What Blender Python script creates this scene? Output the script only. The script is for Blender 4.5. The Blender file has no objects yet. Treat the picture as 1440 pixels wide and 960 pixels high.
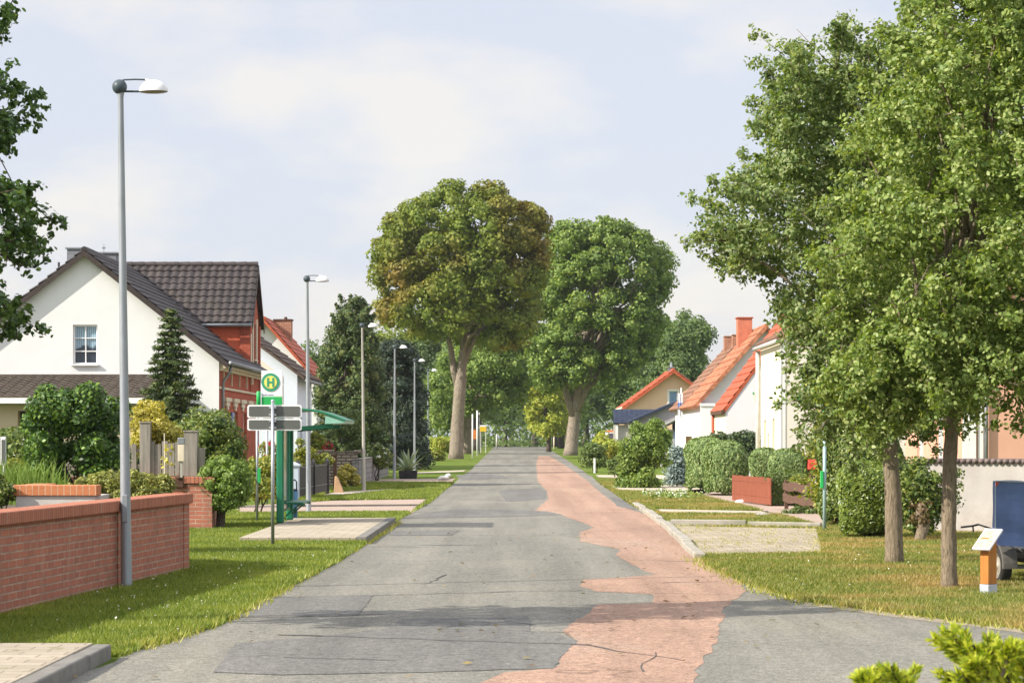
import bpy, bmesh, math, random
import numpy as np
from mathutils import Vector, Matrix
from mathutils.geometry import tessellate_polygon

random.seed(11)
rng = np.random.default_rng(11)
PI = math.pi
scene = bpy.context.scene
COL = scene.collection

# ------------------------------------------------------------------ camera geometry
F, HY, CX, EYE = 3600.0, 618.0, 720.0, 1.65


def gz(y):
    if y < 90: return 0.0
    if y < 300: return .0039 * (y - 90)
    return .819 - .004 * (min(y, 500) - 300)


def G(px, py, off=0.0):
    """point on the ground seen at a pixel of the photograph"""
    d = EYE * F / (py - HY)
    if d > 90:
        d = min((EYE + .351) / ((py - HY) / F + .0039), 300)
    return Vector(((px - CX) / F * d, d, gz(d) + off))


def W(px, py, d):
    return Vector(((px - CX) / F * d, d, EYE - (py - HY) / F * d))


def X(px, d): return (px - CX) / F * d
def Z(py, d): return EYE - (py - HY) / F * d


# ------------------------------------------------------------------ mesh builder
class MB:
    def __init__(s): s.v = []; s.f = []

    def add(s, vs, fs):
        o = len(s.v); s.v += [tuple(v) for v in vs]; s.f += [tuple(i + o for i in f) for f in fs]

    def box(s, c, size, rz=0.0, M=None):
        x, y, z = [a / 2 for a in size]
        vs = [Vector((sx * x, sy * y, sz * z)) for sx in (-1, 1) for sy in (-1, 1) for sz in (-1, 1)]
        R = M if M is not None else Matrix.Rotation(rz, 3, 'Z')
        vs = [R @ v + Vector(c) for v in vs]
        s.add(vs, [(0, 1, 3, 2), (4, 6, 7, 5), (0, 4, 5, 1), (2, 3, 7, 6), (0, 2, 6, 4), (1, 5, 7, 3)])

    def bx(s, x0, x1, y0, y1, z0, z1):
        s.box(((x0 + x1) / 2, (y0 + y1) / 2, (z0 + z1) / 2), (abs(x1 - x0), abs(y1 - y0), abs(z1 - z0)))

    def beam(s, p0, p1, w, h, up=(0, 0, 1)):
        p0, p1 = Vector(p0), Vector(p1)
        t = (p1 - p0); L = t.length; t.normalize()
        u = Vector(up)
        if abs(t.dot(u)) > .98: u = Vector((0, 1, 0))
        b = t.cross(u).normalized(); u = b.cross(t)
        M = Matrix((t, b, u)).transposed()
        s.box((p0 + p1) / 2, (L, w, h), M=M)

    def tube(s, pts, rad, n=10, caps=True):
        pts = [Vector(p) for p in pts]
        if not hasattr(rad, '__len__'): rad = [rad] * len(pts)
        rings = []
        t0 = (pts[1] - pts[0]).normalized()
        a = Vector((1, 0, 0)) if abs(t0.x) < .8 else Vector((0, 1, 0))
        b = t0.cross(a).normalized()
        o = len(s.v)
        for i, p in enumerate(pts):
            t = (pts[min(i + 1, len(pts) - 1)] - pts[max(i - 1, 0)]).normalized()
            b = (b - t * b.dot(t)).normalized(); c = t.cross(b)
            for k in range(n):
                q = 2 * PI * k / n
                s.v.append(tuple(p + (b * math.cos(q) + c * math.sin(q)) * rad[i]))
        for i in range(len(pts) - 1):
            for k in range(n):
                s.f.append((o + i * n + k, o + i * n + (k + 1) % n, o + (i + 1) * n + (k + 1) % n, o + (i + 1) * n + k))
        if caps:
            s.f.append(tuple(o + k for k in range(n))[::-1])
            s.f.append(tuple(o + (len(pts) - 1) * n + k for k in range(n)))

    def sphere(s, c, r, nu=16, nv=10, sc=(1, 1, 1), v0=0.0, v1=PI):
        vs = []; fs = []
        for j in range(nv + 1):
            th = v0 + (v1 - v0) * j / nv
            for i in range(nu):
                ph = 2 * PI * i / nu
                vs.append((c[0] + r * sc[0] * math.sin(th) * math.cos(ph), c[1] + r * sc[1] * math.sin(th) * math.sin(ph), c[2] + r * sc[2] * math.cos(th)))
        for j in range(nv):
            for i in range(nu):
                fs.append((j * nu + i, (j + 1) * nu + i, (j + 1) * nu + (i + 1) % nu, j * nu + (i + 1) % nu))
        s.add(vs, fs)

    def prism(s, poly, ext):
        """extrude a planar polygon (3D points) along ext"""
        n = len(poly); e = Vector(ext)
        tri = tessellate_polygon([[Vector(p) for p in poly]])
        vs = [Vector(p) for p in poly] + [Vector(p) + e for p in poly]
        fs = [tuple(t) for t in tri] + [tuple(i + n for i in t[::-1]) for t in tri]
        fs += [(i, (i + 1) % n, n + (i + 1) % n, n + i) for i in range(n)]
        s.add(vs, fs)

    def sheet(s, poly):
        tri = tessellate_polygon([[Vector(p) for p in poly]])
        s.add(poly, [tuple(t) for t in tri])

    def panel(s, O, U, V, outer, holes=(), depth=.14):
        """a wall face in the plane O + u*U + v*V with openings that have reveals (going to -N, N = U x V)"""
        O, U, V = Vector(O), Vector(U), Vector(V); N = U.cross(V)
        P = lambda a, k=0.0: O + U * a[0] + V * a[1] - N * k
        loops = [list(outer)] + [[(h[0], h[1]), (h[2], h[1]), (h[2], h[3]), (h[0], h[3])] for h in holes]
        flat = [p for l in loops for p in l]
        tri = tessellate_polygon([[Vector((p[0], p[1], 0)) for p in l] for l in loops])
        s.add([P(p) for p in flat], [tuple(t) for t in tri])
        for l in loops[1:]:
            for i in range(4):
                a, b = l[i], l[(i + 1) % 4]
                s.add([P(a), P(b), P(b, depth), P(a, depth)], [(0, 1, 2, 3)])

    def tiles(s, A, B, C, period=.26, row=.34, amp=.035, step=.03, deck=.10):
        """pantiled slope: eave from A to B, ridge above A at C"""
        A, B, C = Vector(A), Vector(B), Vector(C)
        U = B - A; V = C - A; lu, lv = U.length, V.length
        u, v = U / lu, V / lv
        N = u.cross(v)
        if N.z < 0: N = -N
        nu = max(2, int(round(lu / period))); nv = max(2, int(round(lv / row)))
        prof = [0, .35, .8, 1, .8, .35]
        us = [(i + k / 6, prof[k]) for i in range(nu) for k in range(6)] + [(nu, 0)]
        o = len(s.v); w = len(us)
        for j in range(nv):
            jig = random.uniform(-.004, .004)
            for (vv, hh) in ((j / nv, step), ((j + 1) / nv, 0)):
                for (uu, h) in us:
                    p = A + u * (uu / nu * lu) + v * (vv * lv) + N * (h * amp + hh + .004 + jig)
                    s.v.append(tuple(p))
        for j in range(2 * nv - 1):
            for i in range(w - 1):
                s.f.append((o + j * w + i, o + j * w + i + 1, o + (j + 1) * w + i + 1, o + (j + 1) * w + i))
        # front lip of the lowest row
        o2 = len(s.v)
        for (uu, h) in us: s.v.append(tuple(A + u * (uu / nu * lu)))
        for i in range(w - 1): s.f.append((o2 + i, o2 + i + 1, o + i + 1, o + i))
        s.prism([A, B, B + V, C], -N * deck)

    def build(s, name, mat, parent=None, loc=(0, 0, 0), rz=0.0, smooth=False, bevel=0.0, fix=True, seg=2):
        me = bpy.data.meshes.new(name)
        me.from_pydata(s.v, [], s.f)
        if fix:
            bm = bmesh.new(); bm.from_mesh(me)
            bmesh.ops.recalc_face_normals(bm, faces=bm.faces)
            bm.to_mesh(me); bm.free()
        o = bpy.data.objects.new(name, me); COL.objects.link(o)
        o.location = loc; o.rotation_euler = (0, 0, rz)
        if mat is not None: me.materials.append(mat)
        if smooth:
            me.polygons.foreach_set('use_smooth', [True] * len(me.polygons))
            me.update()
        if bevel:
            b = o.modifiers.new('bevel', 'BEVEL'); b.width = bevel; b.segments = seg; b.limit_method = 'ANGLE'
        if parent is not None: o.parent = parent
        return o


def smooth_by_angle(o, ang=40):
    for p in o.data.polygons: p.use_smooth = True
    m = o.modifiers.new('edges', 'EDGE_SPLIT'); m.split_angle = math.radians(ang)
    return o


def tag(o, label, cat, group=None, kind=None):
    o['label'] = label; o['category'] = cat
    if group: o['group'] = group
    if kind: o['kind'] = kind
    return o


def thing(name, label, cat, loc=(0, 0, 0), rz=0.0, group=None):
    o = bpy.data.objects.new(name, None); COL.objects.link(o)
    o.location = loc; o.rotation_euler = (0, 0, rz); o.empty_display_size = .3
    return tag(o, label, cat, group)


def struct(name, mb, mat, fix=False, **k):
    o = mb.build(name, mat, fix=fix, **k); o['kind'] = 'structure'
    return o


def dup(root, loc, rz=0.0, label=None, sc=1.0, group=None):
    r = root.copy(); COL.objects.link(r); r.location = loc; r.rotation_euler = (0, 0, rz); r.scale = (sc,) * 3 if not hasattr(sc, '__len__') else sc
    if label: r['label'] = label
    if group: r['group'] = group
    for ch in list(root.children):
        c = ch.copy(); COL.objects.link(c); c.parent = r
        for g in list(ch.children):
            e = g.copy(); COL.objects.link(e); e.parent = c
    return r


# ------------------------------------------------------------------ materials
def newmat(name):
    m = bpy.data.materials.new(name); m.use_nodes = True
    nt = m.node_tree
    return m, nt, nt.nodes['Principled BSDF'], nt.nodes['Material Output']


def nd(nt, t, **k):
    n = nt.nodes.new(t)
    for a, b in k.items():
        if a in n.inputs.keys() if hasattr(n.inputs, 'keys') else False: n.inputs[a].default_value = b
        else: setattr(n, a, b)
    return n


def ramp(nt, fac, stops):
    r = nt.nodes.new('ShaderNodeValToRGB')
    el = r.color_ramp.elements
    while len(el) < len(stops): el.new(.5)
    for e, (p, c) in zip(el, stops):
        e.position = p; e.color = (c[0], c[1], c[2], 1)
    nt.links.new(fac, r.inputs[0])
    return r.outputs[0]


def mixc(nt, fac, a, b, mode='MIX'):
    m = nt.nodes.new('ShaderNodeMix'); m.data_type = 'RGBA'; m.blend_type = mode
    for s, v in ((m.inputs['Factor'], fac), (m.inputs['A'], a), (m.inputs['B'], b)):
        pass
    def put(sock, v):
        if hasattr(v, 'is_output') or isinstance(v, bpy.types.NodeSocket): nt.links.new(v, sock)
        elif hasattr(v, '__len__'): sock.default_value = (v[0], v[1], v[2], 1)
        else: sock.default_value = v
    put(m.inputs[0], fac); put(m.inputs[6], a); put(m.inputs[7], b)
    return m.outputs[2]


def noise(nt, vec, scale, detail=4, rough=.55):
    n = nt.nodes.new('ShaderNodeTexNoise')
    n.inputs['Scale'].default_value = scale; n.inputs['Detail'].default_value = detail; n.inputs['Roughness'].default_value = rough
    if vec is not None: nt.links.new(vec, n.inputs['Vector'])
    return n.outputs[0]


def coords(nt, kind='Object', scale=None):
    t = nt.nodes.new('ShaderNodeTexCoord'); out = t.outputs[kind]
    if scale:
        mp = nt.nodes.new('ShaderNodeMapping'); mp.inputs['Scale'].default_value = scale
        nt.links.new(out, mp.inputs[0]); out = mp.outputs[0]
    return out


def bump(nt, bsdf, h, strength=.4, dist=.02):
    b = nt.nodes.new('ShaderNodeBump'); b.inputs['Strength'].default_value = strength; b.inputs['Distance'].default_value = dist
    nt.links.new(h, b.inputs['Height']); nt.links.new(b.outputs[0], bsdf.inputs['Normal'])


def mul(c, k): return tuple(min(1, a * k) for a in c)


def simple(name, c, rough=.6, metal=0.0, var=.15, scale=5, bmp=0.0, bscale=60, spec=.35, stretch=None, dirt=None):
    m, nt, b, _ = newmat(name)
    co = coords(nt, 'Object', stretch)
    n = noise(nt, co, scale, 6, .6)
    col = ramp(nt, n, [(.3, mul(c, 1 - var)), (.7, mul(c, 1 + var))])
    if dirt:
        n2 = noise(nt, coords(nt, 'Object'), dirt[1], 8, .65)
        f = ramp(nt, n2, [(.48, (0, 0, 0)), (.72, (dirt[2],) * 3)])
        col = mixc(nt, f, col, dirt[0])
    nt.links.new(col, b.inputs['Base Color'])
    b.inputs['Roughness'].default_value = rough; b.inputs['Metallic'].default_value = metal
    b.inputs['Specular IOR Level'].default_value = spec
    if bmp: bump(nt, b, noise(nt, co, bscale, 6, .7), bmp, .01)
    return m


def leafmat(name, cols, trans=.3, rough=.5, patch=None, spec=.35):
    m, nt, b, out = newmat(name)
    g = nt.nodes.new('ShaderNodeNewGeometry')
    k = len(cols)
    col = ramp(nt, g.outputs['Random Per Island'], [(i / max(1, k - 1), c) for i, c in enumerate(cols)])
    if patch:   # (colour, noise scale, low, high)
        n = noise(nt, coords(nt), patch[1], 3, .6)
        f = ramp(nt, n, [(patch[2], (0, 0, 0)), (patch[3], (1, 1, 1))])
        f2 = mixc(nt, .5, f, f)
        pc = ramp(nt, g.outputs['Random Per Island'], [(0, mul(patch[0], .7)), (1, mul(patch[0], 1.3))])
        col = mixc(nt, f, col, pc)
    nt.links.new(col, b.inputs['Base Color'])
    b.inputs['Roughness'].default_value = rough; b.inputs['Specular IOR Level'].default_value = spec
    t = nt.nodes.new('ShaderNodeBsdfTranslucent')
    tc = mixc(nt, 1.0, col, (1.5, 1.5, .5), 'MULTIPLY'); nt.links.new(tc, t.inputs[0])
    mx = nt.nodes.new('ShaderNodeMixShader'); mx.inputs[0].default_value = trans
    nt.links.new(b.outputs[0], mx.inputs[1]); nt.links.new(t.outputs[0], mx.inputs[2]); nt.links.new(mx.outputs[0], out.inputs[0])
    return m


def brickmat(name, c1, c2, mortar, bw=.25, bh=.075, stain=None, soldier=False, ms=.012, bloom=False):
    m, nt, b, _ = newmat(name)
    co = coords(nt)
    sep = nt.nodes.new('ShaderNodeSeparateXYZ'); nt.links.new(co, sep.inputs[0])
    ad = nt.nodes.new('ShaderNodeMath'); ad.operation = 'ADD'
    nt.links.new(sep.outputs[0], ad.inputs[0]); nt.links.new(sep.outputs[1], ad.inputs[1])
    cb = nt.nodes.new('ShaderNodeCombineXYZ'); nt.links.new(ad.outputs[0], cb.inputs[0]); nt.links.new(sep.outputs[2], cb.inputs[1])
    br = nt.nodes.new('ShaderNodeTexBrick'); nt.links.new(cb.outputs[0], br.inputs['Vector'])
    br.inputs['Scale'].default_value = 1; br.inputs['Brick Width'].default_value = bw; br.inputs['Row Height'].default_value = bh
    br.inputs['Mortar Size'].default_value = ms; br.inputs['Mortar Smooth'].default_value = .2; br.inputs['Bias'].default_value = 0
    br.offset = 0.0 if soldier else .5
    n = noise(nt, co, 3.5, 5, .6); n2 = noise(nt, co, 35, 5, .7)
    ca = mixc(nt, n2, mul(c1, .7), mul(c1, 1.25)); cbb = mixc(nt, n2, mul(c2, .75), mul(c2, 1.2))
    nt.links.new(ca, br.inputs['Color1']); nt.links.new(cbb, br.inputs['Color2'])
    mo = mixc(nt, ramp(nt, n, [(.35, (0, 0, 0)), (.7, (1, 1, 1))]), mortar, mul(mortar, 1.7)); nt.links.new(mo, br.inputs['Mortar'])
    col = br.outputs[0]
    if stain:
        f = ramp(nt, noise(nt, coords(nt, 'Object', (1.2, 1.2, .5)), 2.2, 7, .65), [(.5, (0, 0, 0)), (.75, (.6, .6, .6))])
        col = mixc(nt, f, col, stain)
    if bloom:   # lime streaks running down from the joints, and a mossy foot
        f = ramp(nt, noise(nt, coords(nt, 'Object', (5, 5, .35)), 1.6, 5, .6), [(.60, (0, 0, 0)), (.74, (.45,) * 3)])
        col = mixc(nt, f, col, (.52, .42, .36))
        f = ramp(nt, noise(nt, coords(nt, 'Object', (1, 1, 1)), 2.6, 6, .7), [(.56, (0, 0, 0)), (.7, (.5,) * 3)])
        col = mixc(nt, f, col, (.19, .12, .07))
    nt.links.new(col, b.inputs['Base Color']); b.inputs['Roughness'].default_value = .9; b.inputs['Specular IOR Level'].default_value = .2
    inv = nt.nodes.new('ShaderNodeMath'); inv.operation = 'SUBTRACT'; nt.links.new(n2, inv.inputs[0]); nt.links.new(br.outputs['Fac'], inv.inputs[1])
    bump(nt, b, inv.outputs[0], .6, .012)
    return m


def asphalt(name, c, tint, k=1.0):
    m, nt, b, _ = newmat(name)
    co = coords(nt)
    grain = noise(nt, co, 55, 3, .8)
    big = noise(nt, coords(nt, 'Object', (1, .25, 1)), .55, 6, .62)
    mid = noise(nt, coords(nt, 'Object', (1, .4, 1)), 3.5, 5, .65)
    col = ramp(nt, big, [(.32, mul(c, .82)), (.52, c), (.7, tint)])
    col = mixc(nt, ramp(nt, mid, [(.35, (0, 0, 0)), (.75, (.35,) * 3)]), col, mul(c, 1.3))
    gr = ramp(nt, grain, [(.30, (.35,) * 3), (.5, (1,) * 3), (.70, (1.7,) * 3)])
    col = mixc(nt, .9, col, gr, 'MULTIPLY')
    g2 = ramp(nt, noise(nt, coords(nt, 'Object', (1, .6, 1)), 14, 4, .75), [(.32, (.72,) * 3), (.5, (1,) * 3), (.68, (1.25,) * 3)])
    col = mixc(nt, .9, col, g2, 'MULTIPLY')
    lane = ramp(nt, noise(nt, coords(nt, 'Object', (1.6, .045, 1)), 1.1, 4, .6), [(.35, (.84,) * 3), (.65, (1.12,) * 3)])
    col = mixc(nt, .9, col, lane, 'MULTIPLY')
    # hairline cracks
    wv = nt.nodes.new('ShaderNodeTexVoronoi'); wv.feature = 'DISTANCE_TO_EDGE'; wv.inputs['Scale'].default_value = .30
    w = nt.nodes.new('ShaderNodeVectorMath'); w.operation = 'ADD'
    nz = nt.nodes.new('ShaderNodeTexNoise'); nz.inputs['Scale'].default_value = 1.2; nt.links.new(co, nz.inputs[0])
    nt.links.new(coords(nt, 'Object', (.5, 1, 1)), w.inputs[0]); nt.links.new(nz.outputs[1], w.inputs[1]); nt.links.new(w.outputs[0], wv.inputs['Vector'])
    ck = ramp(nt, wv.outputs['Distance'], [(.0, (.7,) * 3), (.008, (0, 0, 0))])
    msk = ramp(nt, noise(nt, co, .35, 2), [(.45, (0, 0, 0)), (.6, (1, 1, 1))])
    col = mixc(nt, mixc(nt, 1.0, ck, msk, 'MULTIPLY'), col, mul(c, .3))
    nt.links.new(col, b.inputs['Base Color']); b.inputs['Roughness'].default_value = .92; b.inputs['Specular IOR Level'].default_value = .2
    bump(nt, b, grain, .35, .01)
    return m


def grassground(name, stops, dry, lo=.5, hi=.66):
    m, nt, b, _ = newmat(name)
    co = coords(nt)
    fine = noise(nt, co, 30, 6, .8)
    col = ramp(nt, fine, stops)
    f = ramp(nt, noise(nt, coords(nt, 'Object', (1, .5, 1)), .6, 6, .6), [(lo, (0, 0, 0)), (hi, (1, 1, 1))])
    col = mixc(nt, f, col, dry)
    nt.links.new(col, b.inputs['Base Color']); b.inputs['Roughness'].default_value = .95; b.inputs['Specular IOR Level'].default_value = .1
    bump(nt, b, fine, .8, .05)
    return m


def paving(name, c1, c2, mortar, bw=.2, bh=.1, weeds=None):
    m, nt, b, _ = newmat(name)
    co = coords(nt)
    br = nt.nodes.new('ShaderNodeTexBrick'); nt.links.new(co, br.inputs['Vector'])
    br.inputs['Scale'].default_value = 1; br.inputs['Brick Width'].default_value = bw; br.inputs['Row Height'].default_value = bh
    br.inputs['Mortar Size'].default_value = .008; br.inputs['Mortar Smooth'].default_value = .3
    n = noise(nt, co, 1.3, 6, .65); n2 = noise(nt, co, 40, 4, .7)
    nt.links.new(mixc(nt, n2, mul(c1, .8), mul(c1, 1.2)), br.inputs['Color1'])
    nt.links.new(mixc(nt, n2, mul(c2, .8), mul(c2, 1.2)), br.inputs['Color2'])
    br.inputs['Mortar'].default_value = (*mortar, 1)
    col = br.outputs[0]
    col = mixc(nt, ramp(nt, n, [(.4, (0, 0, 0)), (.75, (.5,) * 3)]), col, mul(c1, .6))
    if weeds:
        f = ramp(nt, noise(nt, co, 4.5, 5, .7), [(.56, (0, 0, 0)), (.64, (.85,) * 3)])
        f = mixc(nt, 1.0, f, ramp(nt, noise(nt, co, .9, 3), [(.42, (0, 0, 0)), (.6, (1, 1, 1))]), 'MULTIPLY')
        col = mixc(nt, f, col, weeds)
    nt.links.new(col, b.inputs['Base Color']); b.inputs['Roughness'].default_value = .9; b.inputs['Specular IOR Level'].default_value = .2
    bump(nt, b, n2, .3, .01)
    return m


def glassmat(name, c, rough=.06):
    m, nt, b, _ = newmat(name)
    n = noise(nt, coords(nt), 3, 3)
    nt.links.new(ramp(nt, n, [(.3, mul(c, .7)), (.7, mul(c, 1.3))]), b.inputs['Base Color'])
    b.inputs['Roughness'].default_value = rough; b.inputs['Specular IOR Level'].default_value = .9; b.inputs['IOR'].default_value = 1.5
    return m


M = {}
M['asphalt'] = asphalt('asphalt', (.195, .187, .158), (.235, .22, .175))
M['asphalt_dark'] = asphalt('asphalt_dark', (.152, .148, .136), (.175, .168, .152))
M['asphalt_red'] = asphalt('asphalt_red', (.34, .22, .16), (.34, .25, .19))
M['tar'] = simple('tar', (.085, .08, .075), .8, var=.4, scale=8)
M['ground'] = grassground('grass_ground', [(.3, (.05, .085, .012)), (.5, (.12, .18, .022)), (.72, (.21, .26, .045))], (.22, .20, .06), .52, .75)
M['dry_ground'] = grassground('dry_verge_ground', [(.3, (.06, .085, .015)), (.5, (.14, .18, .028)), (.72, (.24, .25, .06))], (.27, .19, .085), .5, .64)
M['soil'] = simple('soil', (.10, .075, .05), .95, var=.4, scale=12, bmp=.6, bscale=30)
M['paver'] = paving('paver', (.33, .28, .20), (.45, .38, .28), (.10, .085, .05), .30, .22, weeds=(.14, .16, .035))
M['paver_plain'] = paving('paver_plain', (.36, .31, .235), (.46, .40, .31), (.20, .165, .12), .32, .22, weeds=(.15, .16, .05))
M['path_pink'] = paving('path_pink', (.42, .32, .26), (.46, .36, .29), (.22, .17, .13), .2, .1)
M['path_sand'] = simple('path_sand', (.46, .40, .31), .95, var=.2, scale=3, bmp=.3)
M['kerb'] = simple('kerb', (.36, .33, .28), .9, var=.25, scale=5, bmp=.4, dirt=((.12, .13, .05), 2.5, .7))
M['kerb_dark'] = simple('kerb_dark', (.20, .19, .17), .9, var=.25, scale=5, bmp=.4, dirt=((.09, .09, .05), 2.5, .6))
M['brick'] = brickmat('garden_wall_brick', (.50, .185, .115), (.41, .15, .10), (.33, .23, .17), stain=(.24, .135, .095), ms=.009, bloom=True)
M['brick_cap'] = brickmat('coping_brick', (.52, .20, .12), (.42, .145, .085), (.15, .085, .06), bw=.075, bh=2.0, soldier=True, ms=.009, bloom=True)
M['brick_orange'] = brickmat('planter_brick', (.56, .22, .10), (.52, .19, .085), (.42, .27, .17), bw=.075, bh=2.0, soldier=True, ms=.006)
M['brick_chimney'] = brickmat('chimney_brick', (.40, .17, .10), (.32, .12, .07), (.30, .22, .16), .25, .09)
M['facade_red'] = brickmat('facade_red', (.42, .10, .055), (.38, .085, .05), (.33, .10, .06), .25, .075)
M['plaster_white'] = simple('plaster_white', (.72, .725, .715), .9, var=.04, scale=1.2, bmp=.25, bscale=90, spec=.2)
M['plaster_blue'] = simple('plaster_blue', (.70, .76, .83), .9, var=.03, scale=1, bmp=.2, bscale=90, spec=.2)
M['plaster_blue_side'] = M['plaster_blue']
M['plaster_red'] = simple('plaster_red', (.62, .14, .07), .9, var=.06, scale=1.5, bmp=.2, bscale=90, spec=.2)
M['plaster_cream'] = simple('plaster_cream', (.78, .73, .55), .9, var=.04, scale=1, bmp=.2, bscale=90, spec=.2)
M['plaster_right'] = simple('plaster_right', (.74, .68, .60), .9, var=.04, scale=1, bmp=.2, bscale=90, spec=.2)
M['plaster_lav'] = simple('plaster_lav', (.76, .73, .74), .9, var=.03, scale=1, bmp=.2, bscale=90, spec=.2)
M['plaster_peach'] = simple('plaster_peach', (.72, .50, .34), .9, var=.04, scale=1, bmp=.2, bscale=90, spec=.2)
M['plaster_pink'] = simple('plaster_pink', (.66, .37, .26), .9, var=.05, scale=1, bmp=.2, bscale=90, spec=.2)
M['plaster_grey'] = simple('plaster_grey', (.44, .41, .38), .95, var=.12, scale=1.6, bmp=.5, bscale=25, spec=.15, dirt=((.30, .24, .20), 1.1, .6))
M['plaster_beige'] = simple('plaster_beige', (.50, .40, .28), .9, var=.06, scale=1.5, bmp=.2)
M['trim_cream'] = simple('trim_cream', (.66, .58, .44), .8, var=.08, scale=4)
M['trim_white'] = simple('trim_white', (.76, .75, .72), .6, var=.05, scale=4)
M['trim_grey'] = simple('trim_grey', (.42, .41, .39), .7, var=.08, scale=4)
M['frame_white'] = simple('frame_white', (.80, .80, .79), .4, var=.03, scale=4)
M['roof_dark'] = simple('roof_dark', (.046, .037, .036), .6, var=.45, scale=3.2, bmp=.2, dirt=((.085, .07, .05), 1.3, .5))
M['roof_porch'] = simple('roof_porch', (.085, .065, .05), .6, var=.45, scale=4, bmp=.2, dirt=((.13, .11, .07), 2.3, .6))
M['roof_brown'] = simple('roof_brown', (.10, .07, .05), .7, var=.35, scale=4, bmp=.2)
M['roof_red'] = simple('roof_red', (.40, .085, .035), .55, var=.25, scale=3, bmp=.2)
M['roof_orange'] = simple('roof_orange', (.40, .15, .075), .7, var=.55, scale=5, bmp=.2, dirt=((.20, .085, .05), 1.6, .85))
M['roof_old'] = simple('roof_old', (.24, .12, .075), .8, var=.3, scale=2.5, bmp=.2, dirt=((.14, .11, .07), 1.2, .7))
M['bargeboard'] = simple('bargeboard', (.045, .033, .028), .6, var=.3, scale=6)
M['zinc'] = simple('zinc', (.30, .32, .34), .45, metal=.7, var=.15, scale=4)
M['gutter'] = simple('gutter', (.24, .25, .26), .5, metal=.6, var=.2, scale=4)
M['slate_clad'] = brickmat('slate_clad', (.20, .21, .23), (.26, .27, .29), (.12, .12, .13), .3, .25)
M['glass'] = glassmat('window_glass', (.10, .14, .19))
M['glass_blue'] = glassmat('blue_shutter_glass', (.14, .26, .42), .15)
M['glass_dark'] = glassmat('dark_glass', (.02, .022, .025))
M['curtain'] = simple('curtain', (.6, .63, .66), .9, var=.25, scale=9, stretch=(4, 4, .1))
M['dark_opening'] = simple('dark_opening', (.03, .022, .02), .8, var=.3)
M['steel'] = simple('steel', (.42, .44, .46), .42, metal=.75, var=.15, scale=4, bmp=.1)
M['steel_pole'] = simple('steel_pole', (.36, .39, .42), .5, metal=.55, var=.16, scale=2.2, bmp=.08, dirt=((.24, .25, .25), 1.4, .5), stretch=(3, 3, .6))
M['steel_ochre'] = simple('steel_ochre', (.46, .445, .39), .55, metal=.35, var=.15, scale=2.2)
M['lamp_dark'] = simple('lamp_dark', (.055, .075, .085), .45, var=.2, scale=9)
M['lamp_shade'] = simple('lamp_shade', (.78, .78, .76), .35, var=.04, scale=9)
M['lamp_lens'] = simple('lamp_lens', (.26, .23, .21), .3, var=.1, scale=9)
M['sign_back'] = simple('sign_back', (.13, .137, .125), .5, metal=.2, var=.08, scale=4)
M['sign_white'] = simple('sign_white', (.82, .82, .82), .4, var=.03, scale=4)
M['sign_green'] = simple('sign_green', (.03, .40, .10), .4, var=.08, scale=4)
M['sign_ring'] = simple('sign_ring', (.05, .30, .17), .4, var=.06, scale=4)
M['sign_yellow'] = simple('sign_yellow', (.78, .72, .16), .4, var=.06, scale=4)
M['town_yellow'] = simple('town_yellow', (.75, .48, .03), .4, var=.06, scale=4)
M['ink'] = simple('ink', (.30, .28, .45), .6)
M['shelter_green'] = simple('shelter_green', (.015, .17, .085), .4, var=.18, scale=3, dirt=((.05, .13, .08), 2, .4))
M['shelter_pale'] = simple('shelter_pale', (.25, .48, .38), .35, var=.1, scale=3)
M['shelter_glass'] = glassmat('shelter_glass', (.10, .24, .20), .1)
M['black_plastic'] = simple('black_plastic', (.03, .03, .033), .5, var=.2)
M['blue_plastic'] = simple('blue_plastic', (.10, .25, .42), .45, var=.1)
M['pillar_blue'] = simple('pillar_blue', (.46, .53, .62), .8, var=.08, scale=4)
M['fence_dark'] = simple('fence_dark', (.035, .033, .036), .6, var=.3, scale=5)
M['fence_brown'] = simple('fence_brown', (.115, .062, .04), .75, var=.35, scale=4, stretch=(1, 1, 6), bmp=.3, bscale=20)
M['fence_red'] = simple('fence_red', (.25, .072, .038), .7, var=.25, scale=3, stretch=(5, 5, .6), bmp=.2, bscale=20)
M['fence_grey'] = simple('fence_grey', (.25, .225, .19), .85, var=.3, scale=4, stretch=(5, 5, .5), bmp=.3, bscale=20)
M['wood_post'] = simple('wood_post', (.44, .17, .035), .6, var=.2, scale=4, stretch=(6, 6, .6), bmp=.15)
M['wood_dark'] = simple('wood_dark', (.10, .05, .03), .8, var=.3, scale=5)
M['drystone'] = paving('drystone', (.50, .44, .34), (.38, .33, .26), (.12, .10, .08), .32, .10)
M['drystone'] = brickmat('drystone', (.50, .44, .33), (.36, .31, .24), (.07, .06, .05), .34, .11, ms=.02)
M['blockwall'] = brickmat('blockwall', (.30, .29, .28), (.24, .235, .23), (.14, .135, .13), .25, .2, ms=.02)
M['sandstone'] = simple('sandstone', (.44, .28, .16), .9, var=.2, scale=5, bmp=.5, bscale=20)
M['whitestone'] = simple('whitestone', (.78, .76, .72), .8, var=.08, scale=8, bmp=.3, bscale=20)
M['greystone'] = simple('greystone', (.34, .32, .29), .9, var=.3, scale=5, bmp=.5, bscale=20)
M['tarp'] = simple('tarp', (.13, .20, .43), .45, var=.2, scale=2.5, bmp=.35, bscale=6)
M['chassis'] = simple('chassis', (.10, .095, .09), .7, var=.3, scale=5)
M['fender'] = simple('fender', (.10, .095, .085), .65, var=.25, scale=5, dirt=((.22, .19, .14), 4, .6))
M['rubber'] = simple('rubber', (.022, .021, .02), .8, var=.3, scale=8, dirt=((.09, .075, .055), 5, .6))
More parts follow.
